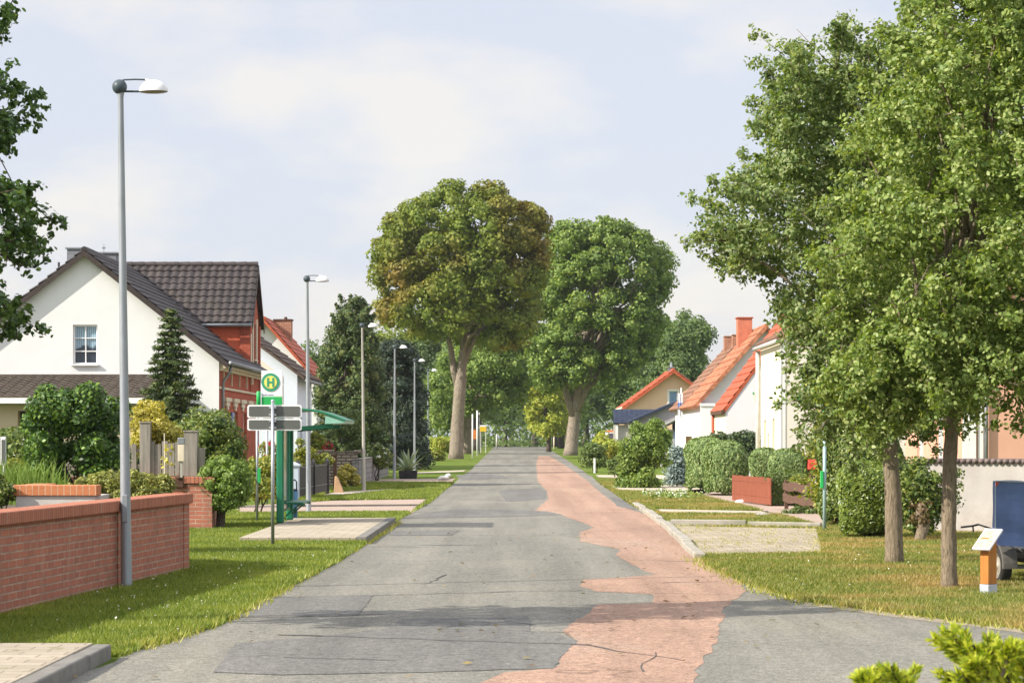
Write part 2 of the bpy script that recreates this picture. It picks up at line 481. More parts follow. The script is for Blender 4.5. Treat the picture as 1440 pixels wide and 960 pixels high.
M['rim'] = simple('rim', (.42, .39, .33), .5, metal=.4, var=.2, scale=8, dirt=((.20, .15, .09), 7, .5))
M['van_white'] = simple('van_white', (.75, .74, .72), .35, var=.05)
M['van_orange'] = simple('van_orange', (.62, .20, .05), .35, var=.08)
M['slate_blue'] = simple('slate_blue', (.025, .035, .065), .6, var=.2, scale=4)
M['roof_grey'] = simple('roof_grey', (.27, .26, .27), .8, var=.15, scale=3)
M['wall_blue'] = simple('wall_blue', (.13, .24, .40), .7, var=.1, scale=3)
M['green_paint'] = simple('green_paint', (.10, .50, .18), .5, var=.1, scale=3)
M['flag_cloth'] = simple('flag_cloth', (.72, .74, .78), .9, var=.08, scale=5)
M['flag_blue'] = simple('flag_blue', (.16, .26, .55), .9, var=.08, scale=5)
M['roofred_small'] = simple('roofred_small', (.50, .06, .035), .7, var=.2, scale=6)
M['edge_sand'] = simple('edge_sand', (.27, .23, .16), .95, var=.3, scale=9, bmp=.3)
M['concrete'] = simple('concrete', (.52, .50, .46), .9, var=.12, scale=6, bmp=.3)
M['post_foot'] = simple('post_foot', (.50, .53, .58), .5, metal=.3, var=.1, scale=6)
M['flower_red'] = leafmat('flower_red', [(.35, .01, .03), (.55, .03, .06)], .25)
M['flower_white'] = leafmat('flower_white', [(.62, .62, .55), (.82, .82, .75)], .25)
M['tile_cap'] = simple('tile_cap', (.16, .12, .11), .7, var=.3, scale=6)

# board with a coloured map drawn on it
m, nt, b, _ = newmat('info_map')
nz = noise(nt, coords(nt, 'Object'), 16, 1)
nt.links.new(ramp(nt, nz, [(.38, (.62, .65, .62)), (.42, (.25, .50, .10)), (.47, (.62, .65, .60)), (.50, (.65, .45, .05)), (.54, (.62, .62, .58)), (.58, (.28, .5, .14)), (.66, (.62, .64, .60))]), b.inputs['Base Color'])
b.inputs['Roughness'].default_value = .35
M['info_map'] = m

# bark
def bark(name, c, k=14):
    m, nt, b, _ = newmat(name)
    co = coords(nt, 'Object', (3, 3, .7))
    n = noise(nt, co, k, 7, .7)
    col = ramp(nt, n, [(.3, mul(c, .45)), (.5, c), (.7, mul(c, 1.5))])
    n2 = noise(nt, coords(nt), 1.8, 4)
    col = mixc(nt, ramp(nt, n2, [(.5, (0, 0, 0)), (.75, (.4,) * 3)]), col, (.20, .20, .12))
    nt.links.new(col, b.inputs['Base Color']); b.inputs['Roughness'].default_value = .95; b.inputs['Specular IOR Level'].default_value = .15
    bump(nt, b, n, 1.0, .04)
    return m
M['bark'] = bark('bark', (.27, .215, .15))
M['bark_big'] = bark('bark_big', (.26, .215, .17), 5)
M['bark_dark'] = bark('bark_dark', (.09, .07, .055), 8)

M['leaf_near'] = leafmat('leaf_near', [(0.083, 0.138, 0.030), (0.159, 0.234, 0.050), (0.222, 0.298, 0.075), (0.315, 0.388, 0.123), (0.399, 0.438, 0.178)], .33, .5, spec=.32)
M['leaf_near2'] = leafmat('leaf_near2', [(0.075, 0.122, 0.040), (0.131, 0.202, 0.055), (0.197, 0.267, 0.088), (0.279, 0.339, 0.136), (0.346, 0.383, 0.185)], .33, .5, spec=.32)
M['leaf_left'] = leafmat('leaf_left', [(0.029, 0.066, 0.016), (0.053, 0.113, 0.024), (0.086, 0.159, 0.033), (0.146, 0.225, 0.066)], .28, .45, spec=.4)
M['leaf_maple_brown'] = leafmat('leaf_maple_brown', [(0.092, 0.136, 0.018), (0.150, 0.212, 0.026), (0.203, 0.254, 0.039), (0.261, 0.301, 0.055)], .28, .6, patch=((.235, .16, .032), .16, .46, .66))
M['leaf_maple_green'] = leafmat('leaf_maple_green', [(0.079, 0.139, 0.033), (0.137, 0.214, 0.042), (0.194, 0.278, 0.058), (0.298, 0.372, 0.080)], .28, .55)
M['leaf_maple_dark'] = leafmat('leaf_maple_dark', [(0.082, 0.139, 0.046), (0.124, 0.190, 0.061), (0.180, 0.246, 0.079)], .28, .6)
M['leaf_yellowish'] = leafmat('leaf_yellowish', [(0.209, 0.274, 0.038), (0.340, 0.392, 0.057), (0.491, 0.470, 0.085)], .3, .6, patch=((.32, .22, .05), .25, .5, .7))
M['leaf_conifer'] = leafmat('leaf_conifer', [(0.029, 0.058, 0.022), (0.056, 0.094, 0.029), (0.095, 0.138, 0.036), (0.159, 0.173, 0.048)], .12, .6)
M['leaf_spruce'] = leafmat('leaf_spruce', [(0.022, 0.040, 0.024), (0.040, 0.064, 0.034), (0.063, 0.086, 0.048)], .1, .6)
M['leaf_bluespruce'] = leafmat('leaf_bluespruce', [(0.220, 0.297, 0.297), (0.330, 0.407, 0.396)], .1, .6)
M['leaf_ivy'] = leafmat('leaf_ivy', [(0.030, 0.068, 0.017), (0.053, 0.112, 0.022), (0.090, 0.180, 0.029), (0.195, 0.300, 0.043)], .2, .42, spec=.35)
M['leaf_laurel'] = leafmat('leaf_laurel', [(0.046, 0.083, 0.019), (0.092, 0.143, 0.029), (0.157, 0.210, 0.042), (0.276, 0.300, 0.078)], .2, .35, spec=.3)
M['leaf_lime'] = leafmat('leaf_lime', [(0.083, 0.143, 0.022), (0.143, 0.231, 0.033), (0.198, 0.297, 0.055), (0.264, 0.341, 0.099)], .3, .5)
M['leaf_mound'] = leafmat('leaf_mound', [(.08, .11, .02), (.18, .21, .04), (.30, .31, .07), (.42, .40, .14)], .25, .5)
M['leaf_gold'] = leafmat('leaf_gold', [(0.242, 0.231, 0.033), (0.440, 0.381, 0.066), (0.572, 0.508, 0.132)], .3, .5)
M['leaf_goldmix'] = leafmat('leaf_goldmix', [(0.099, 0.154, 0.017), (0.220, 0.253, 0.033), (0.363, 0.330, 0.050)], .3, .5)
M['leaf_thuja'] = leafmat('leaf_thuja', [(0.091, 0.150, 0.048), (0.147, 0.226, 0.068), (0.221, 0.300, 0.097), (0.294, 0.360, 0.137)], .15, .6)
M['leaf_thuja_dark'] = leafmat('leaf_thuja_dark', [(0.036, 0.061, 0.027), (0.064, 0.099, 0.032), (0.099, 0.138, 0.045)], .15, .6)
M['leaf_box'] = leafmat('leaf_box', [(0.074, 0.117, 0.031), (0.125, 0.182, 0.045), (0.183, 0.247, 0.062)], .2, .5)
M['leaf_ball'] = leafmat('leaf_ball', [(0.066, 0.110, 0.013), (0.121, 0.182, 0.022), (0.187, 0.253, 0.033), (0.264, 0.319, 0.061)], .25, .4, spec=.5)
M['leaf_dead'] = leafmat('leaf_dead', [(0.110, 0.066, 0.028), (0.165, 0.099, 0.039), (0.110, 0.110, 0.033)], .15, .7)
M['leaf_agave'] = leafmat('leaf_agave', [(0.220, 0.297, 0.198), (0.330, 0.396, 0.275), (0.440, 0.473, 0.330)], .15, .5)
M['leaf_juniper'] = leafmat('leaf_juniper', [(0.143, 0.215, 0.017), (0.286, 0.372, 0.029), (0.486, 0.515, 0.051), (0.601, 0.601, 0.072)], .3, .5)
M['blade'] = leafmat('grass_blade', [(0.081, 0.133, 0.018), (0.138, 0.200, 0.024), (0.210, 0.267, 0.045), (0.307, 0.333, 0.078)], .35, .5, patch=((.26, .30, .06), .8, .50, .66))  # yellowish noise patches put sunlit spots of the verge into the blade colour
M['blade_dry'] = leafmat('grass_blade_dry', [(0.090, 0.137, 0.021), (0.164, 0.211, 0.034), (0.265, 0.279, 0.069), (0.382, 0.333, 0.127)], .35, .55, patch=((.40, .29, .12), .5, .48, .66))
M['blade_straw'] = leafmat('blade_straw', [(0.198, 0.242, 0.033), (0.363, 0.363, 0.077), (0.528, 0.462, 0.176)], .35, .5)


# ------------------------------------------------------------------ foliage
def inpoly(P, poly):
    x, y = P[:, 0], P[:, 1]; r = np.zeros(len(P), bool); n = len(poly); j = n - 1
    for i in range(n):
        xi, yi = poly[i]; xj, yj = poly[j]
        c = ((yi > y) != (yj > y)) & (x < (xj - xi) * (y - yi) / (yj - yi + 1e-12) + xi)
        r ^= c; j = i
    return r


def edgedist(P, poly):
    d = np.full(len(P), 1e9); n = len(poly)
    for i in range(n):
        a = np.array(poly[i]); b = np.array(poly[(i + 1) % n]); ab = b - a
        t = np.clip(((P - a) @ ab) / (ab @ ab + 1e-12), 0, 1)
        d = np.minimum(d, np.linalg.norm(P - (a + t[:, None] * ab), axis=1))
    return d


def chord(p, poly):
    xs = []
    n = len(poly)
    for i in range(n):
        (x0, z0), (x1, z1) = poly[i], poly[(i + 1) % n]
        if (z0 > p[1]) != (z1 > p[1]): xs.append(x0 + (x1 - x0) * (p[1] - z0) / (z1 - z0))
    xs.sort()
    l = max([x for x in xs if x <= p[0]], default=p[0]); r = min([x for x in xs if x >= p[0]], default=p[0])
    return p[0] - l, r - p[0]


def polyarea(poly):
    a = 0
    for i in range(len(poly)):
        (x0, y0), (x1, y1) = poly[i - 1], poly[i]; a += x0 * y1 - x1 * y0
    return abs(a) / 2


def clumps_in(outline, d, n, r0, r1, depthfac=1.0, inset=.8, maxhalf=99):
    poly = [(X(px, d), Z(py, d)) for px, py in outline]
    A = np.array(poly); lo, hi = A.min(0), A.max(0)
    out = []; rad = []
    tries = 0
    while len(out) < n and tries < 200:
        tries += 1
        P = lo + rng.random((n * 3, 2)) * (hi - lo)
        R = r0 + (r1 - r0) * rng.random(n * 3)
        if tries > 120: R *= .7
        ok = inpoly(P, poly)
        e = edgedist(P, poly)
        ok &= e > R * inset
        for p, r in zip(P[ok], R[ok]):
            a, b = chord(p, poly)
            half = min(math.sqrt(max(a * b, 1e-4)) * depthfac, maxhalf)
            h = max(half - r * .7, 0)
            dy = (1 if random.random() < .5 else -1) * h * math.sqrt(random.random())
            out.append((p[0], d + dy, p[1])); rad.append(r)
            if len(out) >= n: break
    return np.array(out), np.array(rad), polyarea(poly)


def unit(n):
    v = rng.normal(size=(n, 3)); return v / np.linalg.norm(v, axis=1)[:, None]


def clump_leaves(C, R, n, up=.25, flat=.85, fill=.5, spread=.8, sub=0):
    """n leaf positions and normals over clumps, chosen in proportion to r^2; denser near each clump's skin"""
    w = R ** 2; w = w / w.sum()
    if sub:   # twigs: leaves gather in small bunches
        ns = max(1, n // sub)
        idx = rng.choice(len(R), ns, p=w)
        u = unit(ns); u[:, 2] += up; u /= np.linalg.norm(u, axis=1)[:, None]
        rr = R[idx] * (fill + (1.08 - fill) * rng.random(ns) ** .6)
        T = C[idx] + u * rr[:, None] * np.array([1, 1, flat])
        k = rng.integers(0, ns, n)
        off = rng.normal(size=(n, 3)) * .115 * np.array([1, 1, .8]) * (R.mean() / .45)
        P = T[k] + off
        U = u[k]
    else:
        idx = rng.choice(len(R), n, p=w)
        U = unit(n); U[:, 2] += up; U /= np.linalg.norm(U, axis=1)[:, None]
        rr = R[idx] * (fill + (1.1 - fill) * rng.random(n) ** .6)
        P = C[idx] + U * rr[:, None] * np.array([1, 1, flat])
    N = U * .8 + unit(n) * spread + np.array([0, 0, .35])
    N /= np.linalg.norm(N, axis=1)[:, None]
    return P, N


def fast_mesh(name, V, nper, mat, extra=None):
    """mesh of len(V)/nper separate n-gons; extra = (verts, quad faces)"""
    nf = len(V) // nper
    loops = np.arange(len(V), dtype=np.int32); tot = np.full(nf, nper, np.int32)
    if extra is not None:
        ev, ef = extra
        ef = np.array(ef, np.int32) + len(V)
        V = np.vstack([V, np.array(ev)]); loops = np.concatenate([loops, ef.ravel()]); tot = np.concatenate([tot, np.full(len(ef), 4, np.int32)])
    me = bpy.data.meshes.new(name)
    me.vertices.add(len(V)); me.vertices.foreach_set('co', np.ascontiguousarray(V, np.float32).ravel())
    me.loops.add(len(loops)); me.loops.foreach_set('vertex_index', loops)
    me.polygons.add(len(tot))
    st = np.concatenate([[0], np.cumsum(tot)[:-1]]).astype(np.int32)
    me.polygons.foreach_set('loop_start', st); me.polygons.foreach_set('loop_total', tot)
    me.update(calc_edges=True); me.validate()
    me.materials.append(mat)
    return me


QUAD = np.array([(0, -.5, 0), (.36, 0, .08), (0, .55, 0), (-.36, 0, .08)])
HEX = np.array([(0, -.5, 0), (.27, -.22, .05), (.32, .15, .06), (0, .58, -.04), (-.32, .15, .06), (-.27, -.22, .05)])
NEEDLE = np.array([(0, -.5, 0), (.13, 0, .02), (0, .6, 0), (-.13, 0, .02)])


def leaf_obj(name, P, N, size, mat, parent, origin, shape=QUAD, extra=None, var=.35, droop=None):
    n = len(P)
    a = unit(n)
    if droop is not None: a = droop + .35 * a
    T = np.cross(N, a); T /= np.linalg.norm(T, axis=1)[:, None] + 1e-9
    B = np.cross(T, N) if droop is not None else np.cross(N, T)
    if droop is not None:
        B = -np.cross(N, T)
    s = size * (1 - var + 2 * var * rng.random(n))
    V = P[:, None, :] + (shape[None, :, 0, None] * T[:, None, :] + shape[None, :, 1, None] * B[:, None, :] + shape[None, :, 2, None] * N[:, None, :]) * s[:, None, None]
    V = V.reshape(-1, 3) - np.array(origin)
    if extra is not None: extra = (np.array(extra[0]) - np.array(origin), extra[1])
    me = fast_mesh(name, V, len(shape), mat, extra)
    o = bpy.data.objects.new(name, me); COL.objects.link(o)
    if parent is not None: o.parent = parent
    else: o.location = origin
    return o


def cores(C, R, k=.72):
    """low dark hearts inside the clumps, so a dense bush is not see-through"""
    V = []; Fs = []
    for c, r in zip(C, R):
        mb = MB(); mb.sphere(c, r * k, 7, 5, (1, 1, .85))
        Fs += [tuple(i + len(V) for i in f) for f in mb.f]; V += mb.v
    return V, Fs


def curve_pts(a, b, lift, n=6, wob=.04):
    a, b = Vector(a), Vector(b); L = (b - a).length
    out = []
    for i in range(n + 1):
        t = i / n
        p = a.lerp(b, t) + Vector((0, 0, lift * math.sin(PI * t) * L))
        if 0 < i < n: p += Vector((random.uniform(-1, 1), random.uniform(-1, 1), random.uniform(-.5, .5))) * wob * L
        out.append(p)
    return out


def tree(name, label, cat, base, d, trunk, radii, outline, ncl, rr, leaf, lai, lmat, bmat, group=None, limbs=14, shape=QUAD, sub=0,
         depthfac=1.0, maxhalf=99, fill=.5, flare=True, limb_from=.55, inset=.8, nmax=60000, core=0, limb_r=.5, up=.25, twigs=0, sprigs=0, forks=()):
    """trunk: pixels from the foot up; outline: silhouette of the crown in pixels at distance d"""
    o = Vector((X(base[0], d), d, gz(d) if base[1] is None else base[1]))
    root = thing(name, label, cat, o, group=group)
    tp = [Vector((X(px, d), d + (random.uniform(-.1, .1) if i else 0) * radii[0] * 4, Z(py, d))) for i, (px, py) in enumerate(trunk)]
    tp[0].z = o.z - .1
    # refine the trunk
    pts = []; rs = []
    for i in range(len(tp) - 1):
        for k in range(4):
            t = k / 4
            pts.append(tp[i].lerp(tp[i + 1], t)); rs.append(radii[i] * (1 - t) + radii[i + 1] * t)
    pts.append(tp[-1]); rs.append(radii[-1])
    rs = [r * (1 + random.uniform(-.05, .05)) for r in rs]
    if flare: rs[0] *= 1.22; rs[1] *= 1.04
    mb = MB(); mb.tube([p - o for p in pts], rs, 12)
    C, R, area = clumps_in(outline, d, ncl, rr[0], rr[1], depthfac, inset, maxhalf)
    for fk in forks:
        fp = [Vector((X(px, d), d + .05, Z(py, d))) - o for (px, py), _ in fk]; mb.tube(fp, [r for _, r in fk], 10)
    cen = C.mean(0); rad_ = np.linalg.norm(C - cen, axis=1); far = [k for k in range(len(C)) if rad_[k] > np.median(rad_)]
    eC, eR = [], []
    for q in range(sprigs):
        k = random.choice(far); u = Vector(C[k] - cen).normalized() + Vector((random.uniform(-.7, .7), random.uniform(-.7, .7), random.uniform(-.3, .8))); u.normalize()
        p = Vector(C[k]); L_ = R[k] * random.uniform(1.3, 2.1); e = p + u * L_
        mb.tube([p - o, p.lerp(e, .6) - o, e - o], [.008, .005, .003], 4)
        for f in (.62, .78, .92, 1.0): eC.append(tuple(p.lerp(e, f))); eR.append(R[k] * (.42, .36, .28, .2)[(.62, .78, .92, 1.0).index(f)])
    order = list(range(len(C))); random.shuffle(order)
    for k in order[:limbs]:
        t = random.uniform(limb_from, 1.0); i = min(int(t * (len(pts) - 1)), len(pts) - 2)
        a = pts[i]; r = rs[i] * limb_r
        cp = curve_pts(a - o, Vector(C[k]) - o, random.uniform(-.02, .10), 7, .035)
        mb.tube(cp, [r * (1 - .85 * j / 7) + .006 for j in range(8)], 7)
        for q in range(twigs):
            b0 = cp[random.randint(3, 6)]
            e = Vector(C[order[random.randrange(len(order))]]) - o
            if (e - b0).length < 1.6:
                cq = curve_pts(b0, e, .03, 4, .05); mb.tube(cq, [r * .28 * (1 - .8 * j / 4) + .004 for j in range(5)], 5)
    tr = mb.build('trunk', bmat, root, smooth=True, fix=False)
    n = int(min(nmax, lai * area / (.30 * leaf * leaf)))
    if sprigs:
        C = np.vstack([C, np.array(eC)]); R = np.concatenate([R, np.array(eR)])
    P, N = clump_leaves(C, R, n, up=up, fill=fill, sub=sub)
    ex = cores(C, R, core) if core else None
    leaf_obj('crown', P, N, leaf, lmat, root, o, shape, ex)
    return root


def shrub(name, label, base, d, outline, ncl, rr, leaf, lai, lmat, cat='shrub', group=None, stems=6, core=.7, shape=QUAD, fill=.55, depthfac=1.0, bz=None, nmax=26000, inset=.75, up=.3, bmat=None, stem_r=.025, flowers=None):
    o = Vector((X(base, d), d, gz(d) if bz is None else bz))
    root = thing(name, label, cat, o, group=group)
    C, R, area = clumps_in(outline, d, ncl, rr[0], rr[1], depthfac, inset)
    mb = MB()
    for k in range(min(stems, len(C))):
        a = Vector((random.uniform(-.1, .1), random.uniform(-.1, .1), -.05))
        cp = curve_pts(a, Vector(C[k]) - o, .04, 4, .05); mb.tube(cp, [stem_r * (1 - .7 * j / 4) for j in range(5)], 6)
    mb.build('stems', bmat or M['bark_dark'], root, smooth=True, fix=False)
    leaf *= .80; n = int(min(nmax * 2, 2.1 * lai * area / (.30 * leaf * leaf)))
    P, N = clump_leaves(C, R, n, up=up, fill=fill)
    core *= .80
    leaf_obj('foliage', P, N, leaf, lmat, root, o, shape, cores(C, R, core) if core else None)
    if flowers:
        P, N = clump_leaves(C, R * 1.06, flowers[1], up=.6, fill=.95)
        leaf_obj('flower', P, N, flowers[2], flowers[0], root, o, QUAD)
    return root


def hedge(name, label, loc, size, k, leaf, lmat, rz=0.0, lai=3.0, group=None, cat='hedge', lump=.05, nmax=26000, shape=QUAD, halfdome=False, upright=False):
    """clipped body: rounded box (k large) or dome (k about 2.3)"""
    sx, sy, sz = size[0] / 2, size[1] / 2, (size[2] if halfdome else size[2] / 2)
    area = 2 * size[2] * (size[0] + size[1]) + size[0] * size[1]
    n = int(min(nmax, lai * area / (.30 * leaf * leaf)))
    w = np.array([size[1] * size[2]] * 2 + [size[0] * size[2]] * 2 + [size[0] * size[1]] * 1)
    face = rng.choice(5, n, p=w / w.sum())
    U = rng.uniform(-1, 1, (n, 3))
    if halfdome: U[:, 2] = np.abs(U[:, 2])
    U[face == 0, 0] = 1; U[face == 1, 0] = -1; U[face == 2, 1] = 1; U[face == 3, 1] = -1; U[face == 4, 2] = 1
    q = (np.abs(U) ** k).sum(1) ** (-1 / k)
    Q = U * q[:, None]
    H = np.array([sx, sy, sz])
    N = np.sign(Q) * np.abs(Q) ** (k - 1) / H; N /= np.linalg.norm(N, axis=1)[:, None]
    P = Q * H
    l = lump * (np.sin(P[:, 0] * 4.1 + 1) * np.sin(P[:, 1] * 3.7) + np.sin(P[:, 2] * 5.3 + P[:, 0] * 2))
    P = P + N * (l - leaf * .8 * rng.random(n) ** 2 + leaf * .3)[:, None]
    c = np.array([0, 0, 0 if halfdome else sz])
    N2 = N + unit(n) * .75 + np.array([0, 0, .25]); N2 /= np.linalg.norm(N2, axis=1)[:, None]
    mb = MB(); mb.sphere((0, 0, 0), 1, 20, 12)
    V = np.array(mb.v); V = V * ((np.abs(V) ** k).sum(1) ** (-1 / k))[:, None] * (H - leaf * .9)
    if halfdome: V[:, 2] = np.maximum(V[:, 2], -.02)
    P = P + c; V = V + c
    o = leaf_obj(name, P, N2, leaf, lmat, None, (0, 0, 0), shape, (V, mb.f), droop=np.array([0, 0, 1.]) if upright else None)
    o.location = loc; o.rotation_euler = (0, 0, rz)
    tag(o, label, cat, group)
    return o


def conifer(name, label, base_px, d, top_py, width, lmat, bz=None, whorls=26, leaf=.12, per=70, group=None, cat='tree', droop=.25, pw=1.0, sidek=1.0, shape=QUAD):
    o = Vector((X(base_px, d), d, gz(d) if bz is None else bz))
    Ht = Z(top_py, d) - o.z
    root = thing(name, label, cat, o, group=group)
    mb = MB(); mb.tube([(0, 0, -.1), (0, 0, Ht * .5), (0, 0, Ht)], [Ht * .022, Ht * .012, .01], 8)
    Ps = []; Ns = []
    for w in range(whorls):
        t = (w + .5) / whorls
        z = Ht * (.08 + .92 * t); L = width / 2 * (1 - t) ** pw * random.uniform(.8, 1.15) + .05
        nb = 7 if t < .8 else 5
        a0 = random.random() * 7
        for b in range(nb):
            a = a0 + 2 * PI * b / nb + random.uniform(-.25, .25); l = L * random.uniform(.65, 1.15)
            e = Vector((math.cos(a) * l, math.sin(a) * l, z - droop * l + .12 * l * random.random()))
            s = Vector((0, 0, z)); mid = s.lerp(e, .55) + Vector((0, 0, .10 * l))
            mb.tube([s, mid, e], [.018, .012, .004], 5)
            n = int(per * (.25 + l / (width / 2)))
            tt = rng.random(n) ** .7
            p = np.array(s)[None] * ((1 - tt) ** 2)[:, None] + 2 * np.array(mid)[None] * (tt * (1 - tt))[:, None] + np.array(e)[None] * (tt ** 2)[:, None]
            side = rng.normal(size=(n, 3)) * np.array([1, 1, .45]) * (sidek * (.10 + .10 * l * (1 - tt)))[:, None]
            Ps.append(p + side); nn = unit(n) * .8 + np.array([math.cos(a) * .3, math.sin(a) * .3, .8]); Ns.append(nn / np.linalg.norm(nn, axis=1)[:, None])
    mb.build('trunk', M['bark_dark'], root, fix=False, smooth=True)
    P = np.vstack(Ps) + np.array(o); N = np.vstack(Ns)
    leaf_obj('crown', P, N, leaf, lmat, root, o, shape)
    return root

#%%SCENE%%
# ------------------------------------------------------------------ world, sun, camera
SUN_EL, SUN_BACK = math.radians(34.5), math.radians(23)      # sun from the left, behind the camera
sun_dir = Vector((-math.cos(SUN_EL) * math.cos(SUN_BACK), -math.cos(SUN_EL) * math.sin(SUN_BACK), math.sin(SUN_EL)))
w = bpy.data.worlds.new('World'); scene.world = w; w.use_nodes = True
nt = w.node_tree; bg = nt.nodes['Background']
sky = nt.nodes.new('ShaderNodeTexSky'); sky.sky_type = 'NISHITA'; sky.sun_disc = False
sky.sun_elevation = SUN_EL
sky.sun_rotation = math.atan2(sun_dir.x, sun_dir.y)
sky.air_density = 1.0; sky.dust_density = 1.6; sky.ozone_density = 1.0
tc = nt.nodes.new('ShaderNodeTexCoord')
mp = nt.nodes.new('ShaderNodeMapping'); mp.inputs['Scale'].default_value = (1, 1, 2.3); mp.inputs['Location'].default_value = (.35, 0, .12)
nt.links.new(tc.outputs['Generated'], mp.inputs[0])
c1 = noise(nt, mp.outputs[0], 11, 7, .52)
f1 = ramp(nt, c1, [(.45, (.0,) * 3), (.56, (.5,) * 3), (.66, (1.0,) * 3)])
SKYK = .105
cloud = mixc(nt, f1, (5.15, 5.35, 6.05), (6.55, 6.2, 5.95))
veil = mixc(nt, .80, sky.outputs[0], cloud)
sz = nt.nodes.new('ShaderNodeSeparateXYZ'); nt.links.new(tc.outputs['Generated'], sz.inputs[0])
hi_ = nt.nodes.new('ShaderNodeMapRange'); hi_.inputs[1].default_value = .2; hi_.inputs[2].default_value = .6; hi_.inputs[3].default_value = 1.0; hi_.inputs[4].default_value = 1.65; nt.links.new(sz.outputs[2], hi_.inputs[0])
vm_ = nt.nodes.new('ShaderNodeVectorMath'); vm_.operation = 'SCALE'; nt.links.new(veil, vm_.inputs[0]); nt.links.new(hi_.outputs[0], vm_.inputs[3]); veil = vm_.outputs[0]
nt.links.new(veil, bg.inputs[0]); bg.inputs[1].default_value = SKYK

sl = bpy.data.lights.new('sun', 'SUN'); sl.energy = 4.9; sl.angle = math.radians(.53); sl.color = (1, .93, .82)
so = bpy.data.objects.new('sun', sl); COL.objects.link(so)
so.rotation_euler = (-sun_dir).to_track_quat('-Z', 'Y').to_euler(); so.location = sun_dir * 60

cd = bpy.data.cameras.new('camera'); cam = bpy.data.objects.new('camera', cd); COL.objects.link(cam)
cam.location = (0, 0, EYE); cam.rotation_euler = (PI / 2, 0, 0)
cd.lens = 90; cd.sensor_width = 36; cd.shift_y = (HY - 480) / 1440; cd.clip_start = .5; cd.clip_end = 5000
cd.dof.use_dof = True; cd.dof.focus_distance = 45; cd.dof.aperture_fstop = 12
scene.camera = cam
vs = scene.view_settings; scene.display_settings.display_device = 'sRGB'
vs.view_transform = 'Standard'; vs.look = 'None'; vs.gamma = 1; vs.exposure = .56; vs.use_curve_mapping = False
scene.cycles.max_bounces = 7; scene.cycles.transparent_max_bounces = 6; scene.cycles.use_denoising = True

# ------------------------------------------------------------------ ground and road
mb = MB()
rows = [-60, 90, 300, 500, 3200]
for y in rows: mb.v += [(-900, y, gz(y)), (900, y, gz(y))]
mb.f = [(2 * i, 2 * i + 1, 2 * i + 3, 2 * i + 2) for i in range(len(rows) - 1)]
struct('ground', mb, M['ground'])

PAVED = []
def poly2(pts): return [(p[0], p[1]) for p in pts]

Lpx = [(85, 962), (150, 932), (185, 916), (300, 882), (400, 828), (470, 792), (505, 770), (548, 740), (560, 730), (603, 707), (625, 688), (640, 677), (660, 662), (683, 640), (691, 632)]
Rpx = [(1060, 826), (1000, 796), (985, 783), (942, 744), (920, 727), (892, 712), (860, 690), (833, 671), (812, 656), (795, 645), (775, 633)]
Lw = [(-3.0, -12)] + [(G(*p).x, G(*p).y) for p in Lpx] + [(-2.2, 330), (-2.2, 480)]
Rw = [(2.62, -12)] + [(G(*p).x, G(*p).y) for p in Rpx] + [(4.9, 330), (4.9, 480)]
def at(line, y):
    for (x0, y0), (x1, y1) in zip(line, line[1:]):
        if y0 <= y <= y1: return x0 + (x1 - x0) * (y - y0) / (y1 - y0 + 1e-9)
    return line[-1][0]
def edge(line, y):
    x = at(line, y)
    return x + (random.uniform(-.05, .05) if 15 < y < 150 else 0)
ys = sorted(set([-12, 0, 8, 90, 300, 330, 480] + [14 + .45 * i for i in range(0, 100)] + [60 + 3 * i for i in range(0, 80)]))
mb = MB()
prev = None
for y in ys:
    l, r = edge(Lw, y), edge(Rw, y)
    if y < G(1060, 826).y: r = at(Rw, y)
    mb.v += [(l, y, gz(y) + .005), (r, y, gz(y) + .005)]
k = len(ys)
mb.f = [(2 * i, 2 * i + 1, 2 * i + 3, 2 * i + 2) for i in range(k - 1)]
yj = G(1060, 826).y
jn = [G(1060, 826), G(1130, 850), G(1250, 866), G(1440, 889), G(1800, 925)]
jl = []
for a, b in zip(jn, jn[1:]):
    for i in range(12):
        p = a.lerp(b, i / 12); p.y += random.uniform(-.12, .12) if i else 0; jl.append(p)
jl += [jn[-1], Vector((13, -12, 0))]
ysj = [y for y in ys if y < yj]
jl += [Vector((at(Rw, y), y, 0)) for y in ysj] + [Vector((at(Rw, yj), yj, 0))]
mb.sheet([(p.x, p.y, .005) for p in jl[1:]])
struct('road', mb, M['asphalt'])
ROADPOLY = [(at(Lw, y), y) for y in ys] + [(at(Rw, y), y) for y in reversed(ys) if y > yj] + poly2(jn) + [(13, -12)]
PAVED.append(ROADPOLY)


def rough(pts, step=.5, jx=.03, jy=.05, z=.014):
    out = []
    n = len(pts)
    for i in range(n):
        a, b = pts[i], pts[(i + 1) % n]
        m = max(1, min(40, int((b - a).length / step)))
        for k in range(m):
            p = a.lerp(b, k / m)
            if k: p = p + Vector((random.uniform(-jx, jx), random.uniform(-jy, jy), 0))
            out.append((p.x, p.y, gz(p.y) + z))
    return out

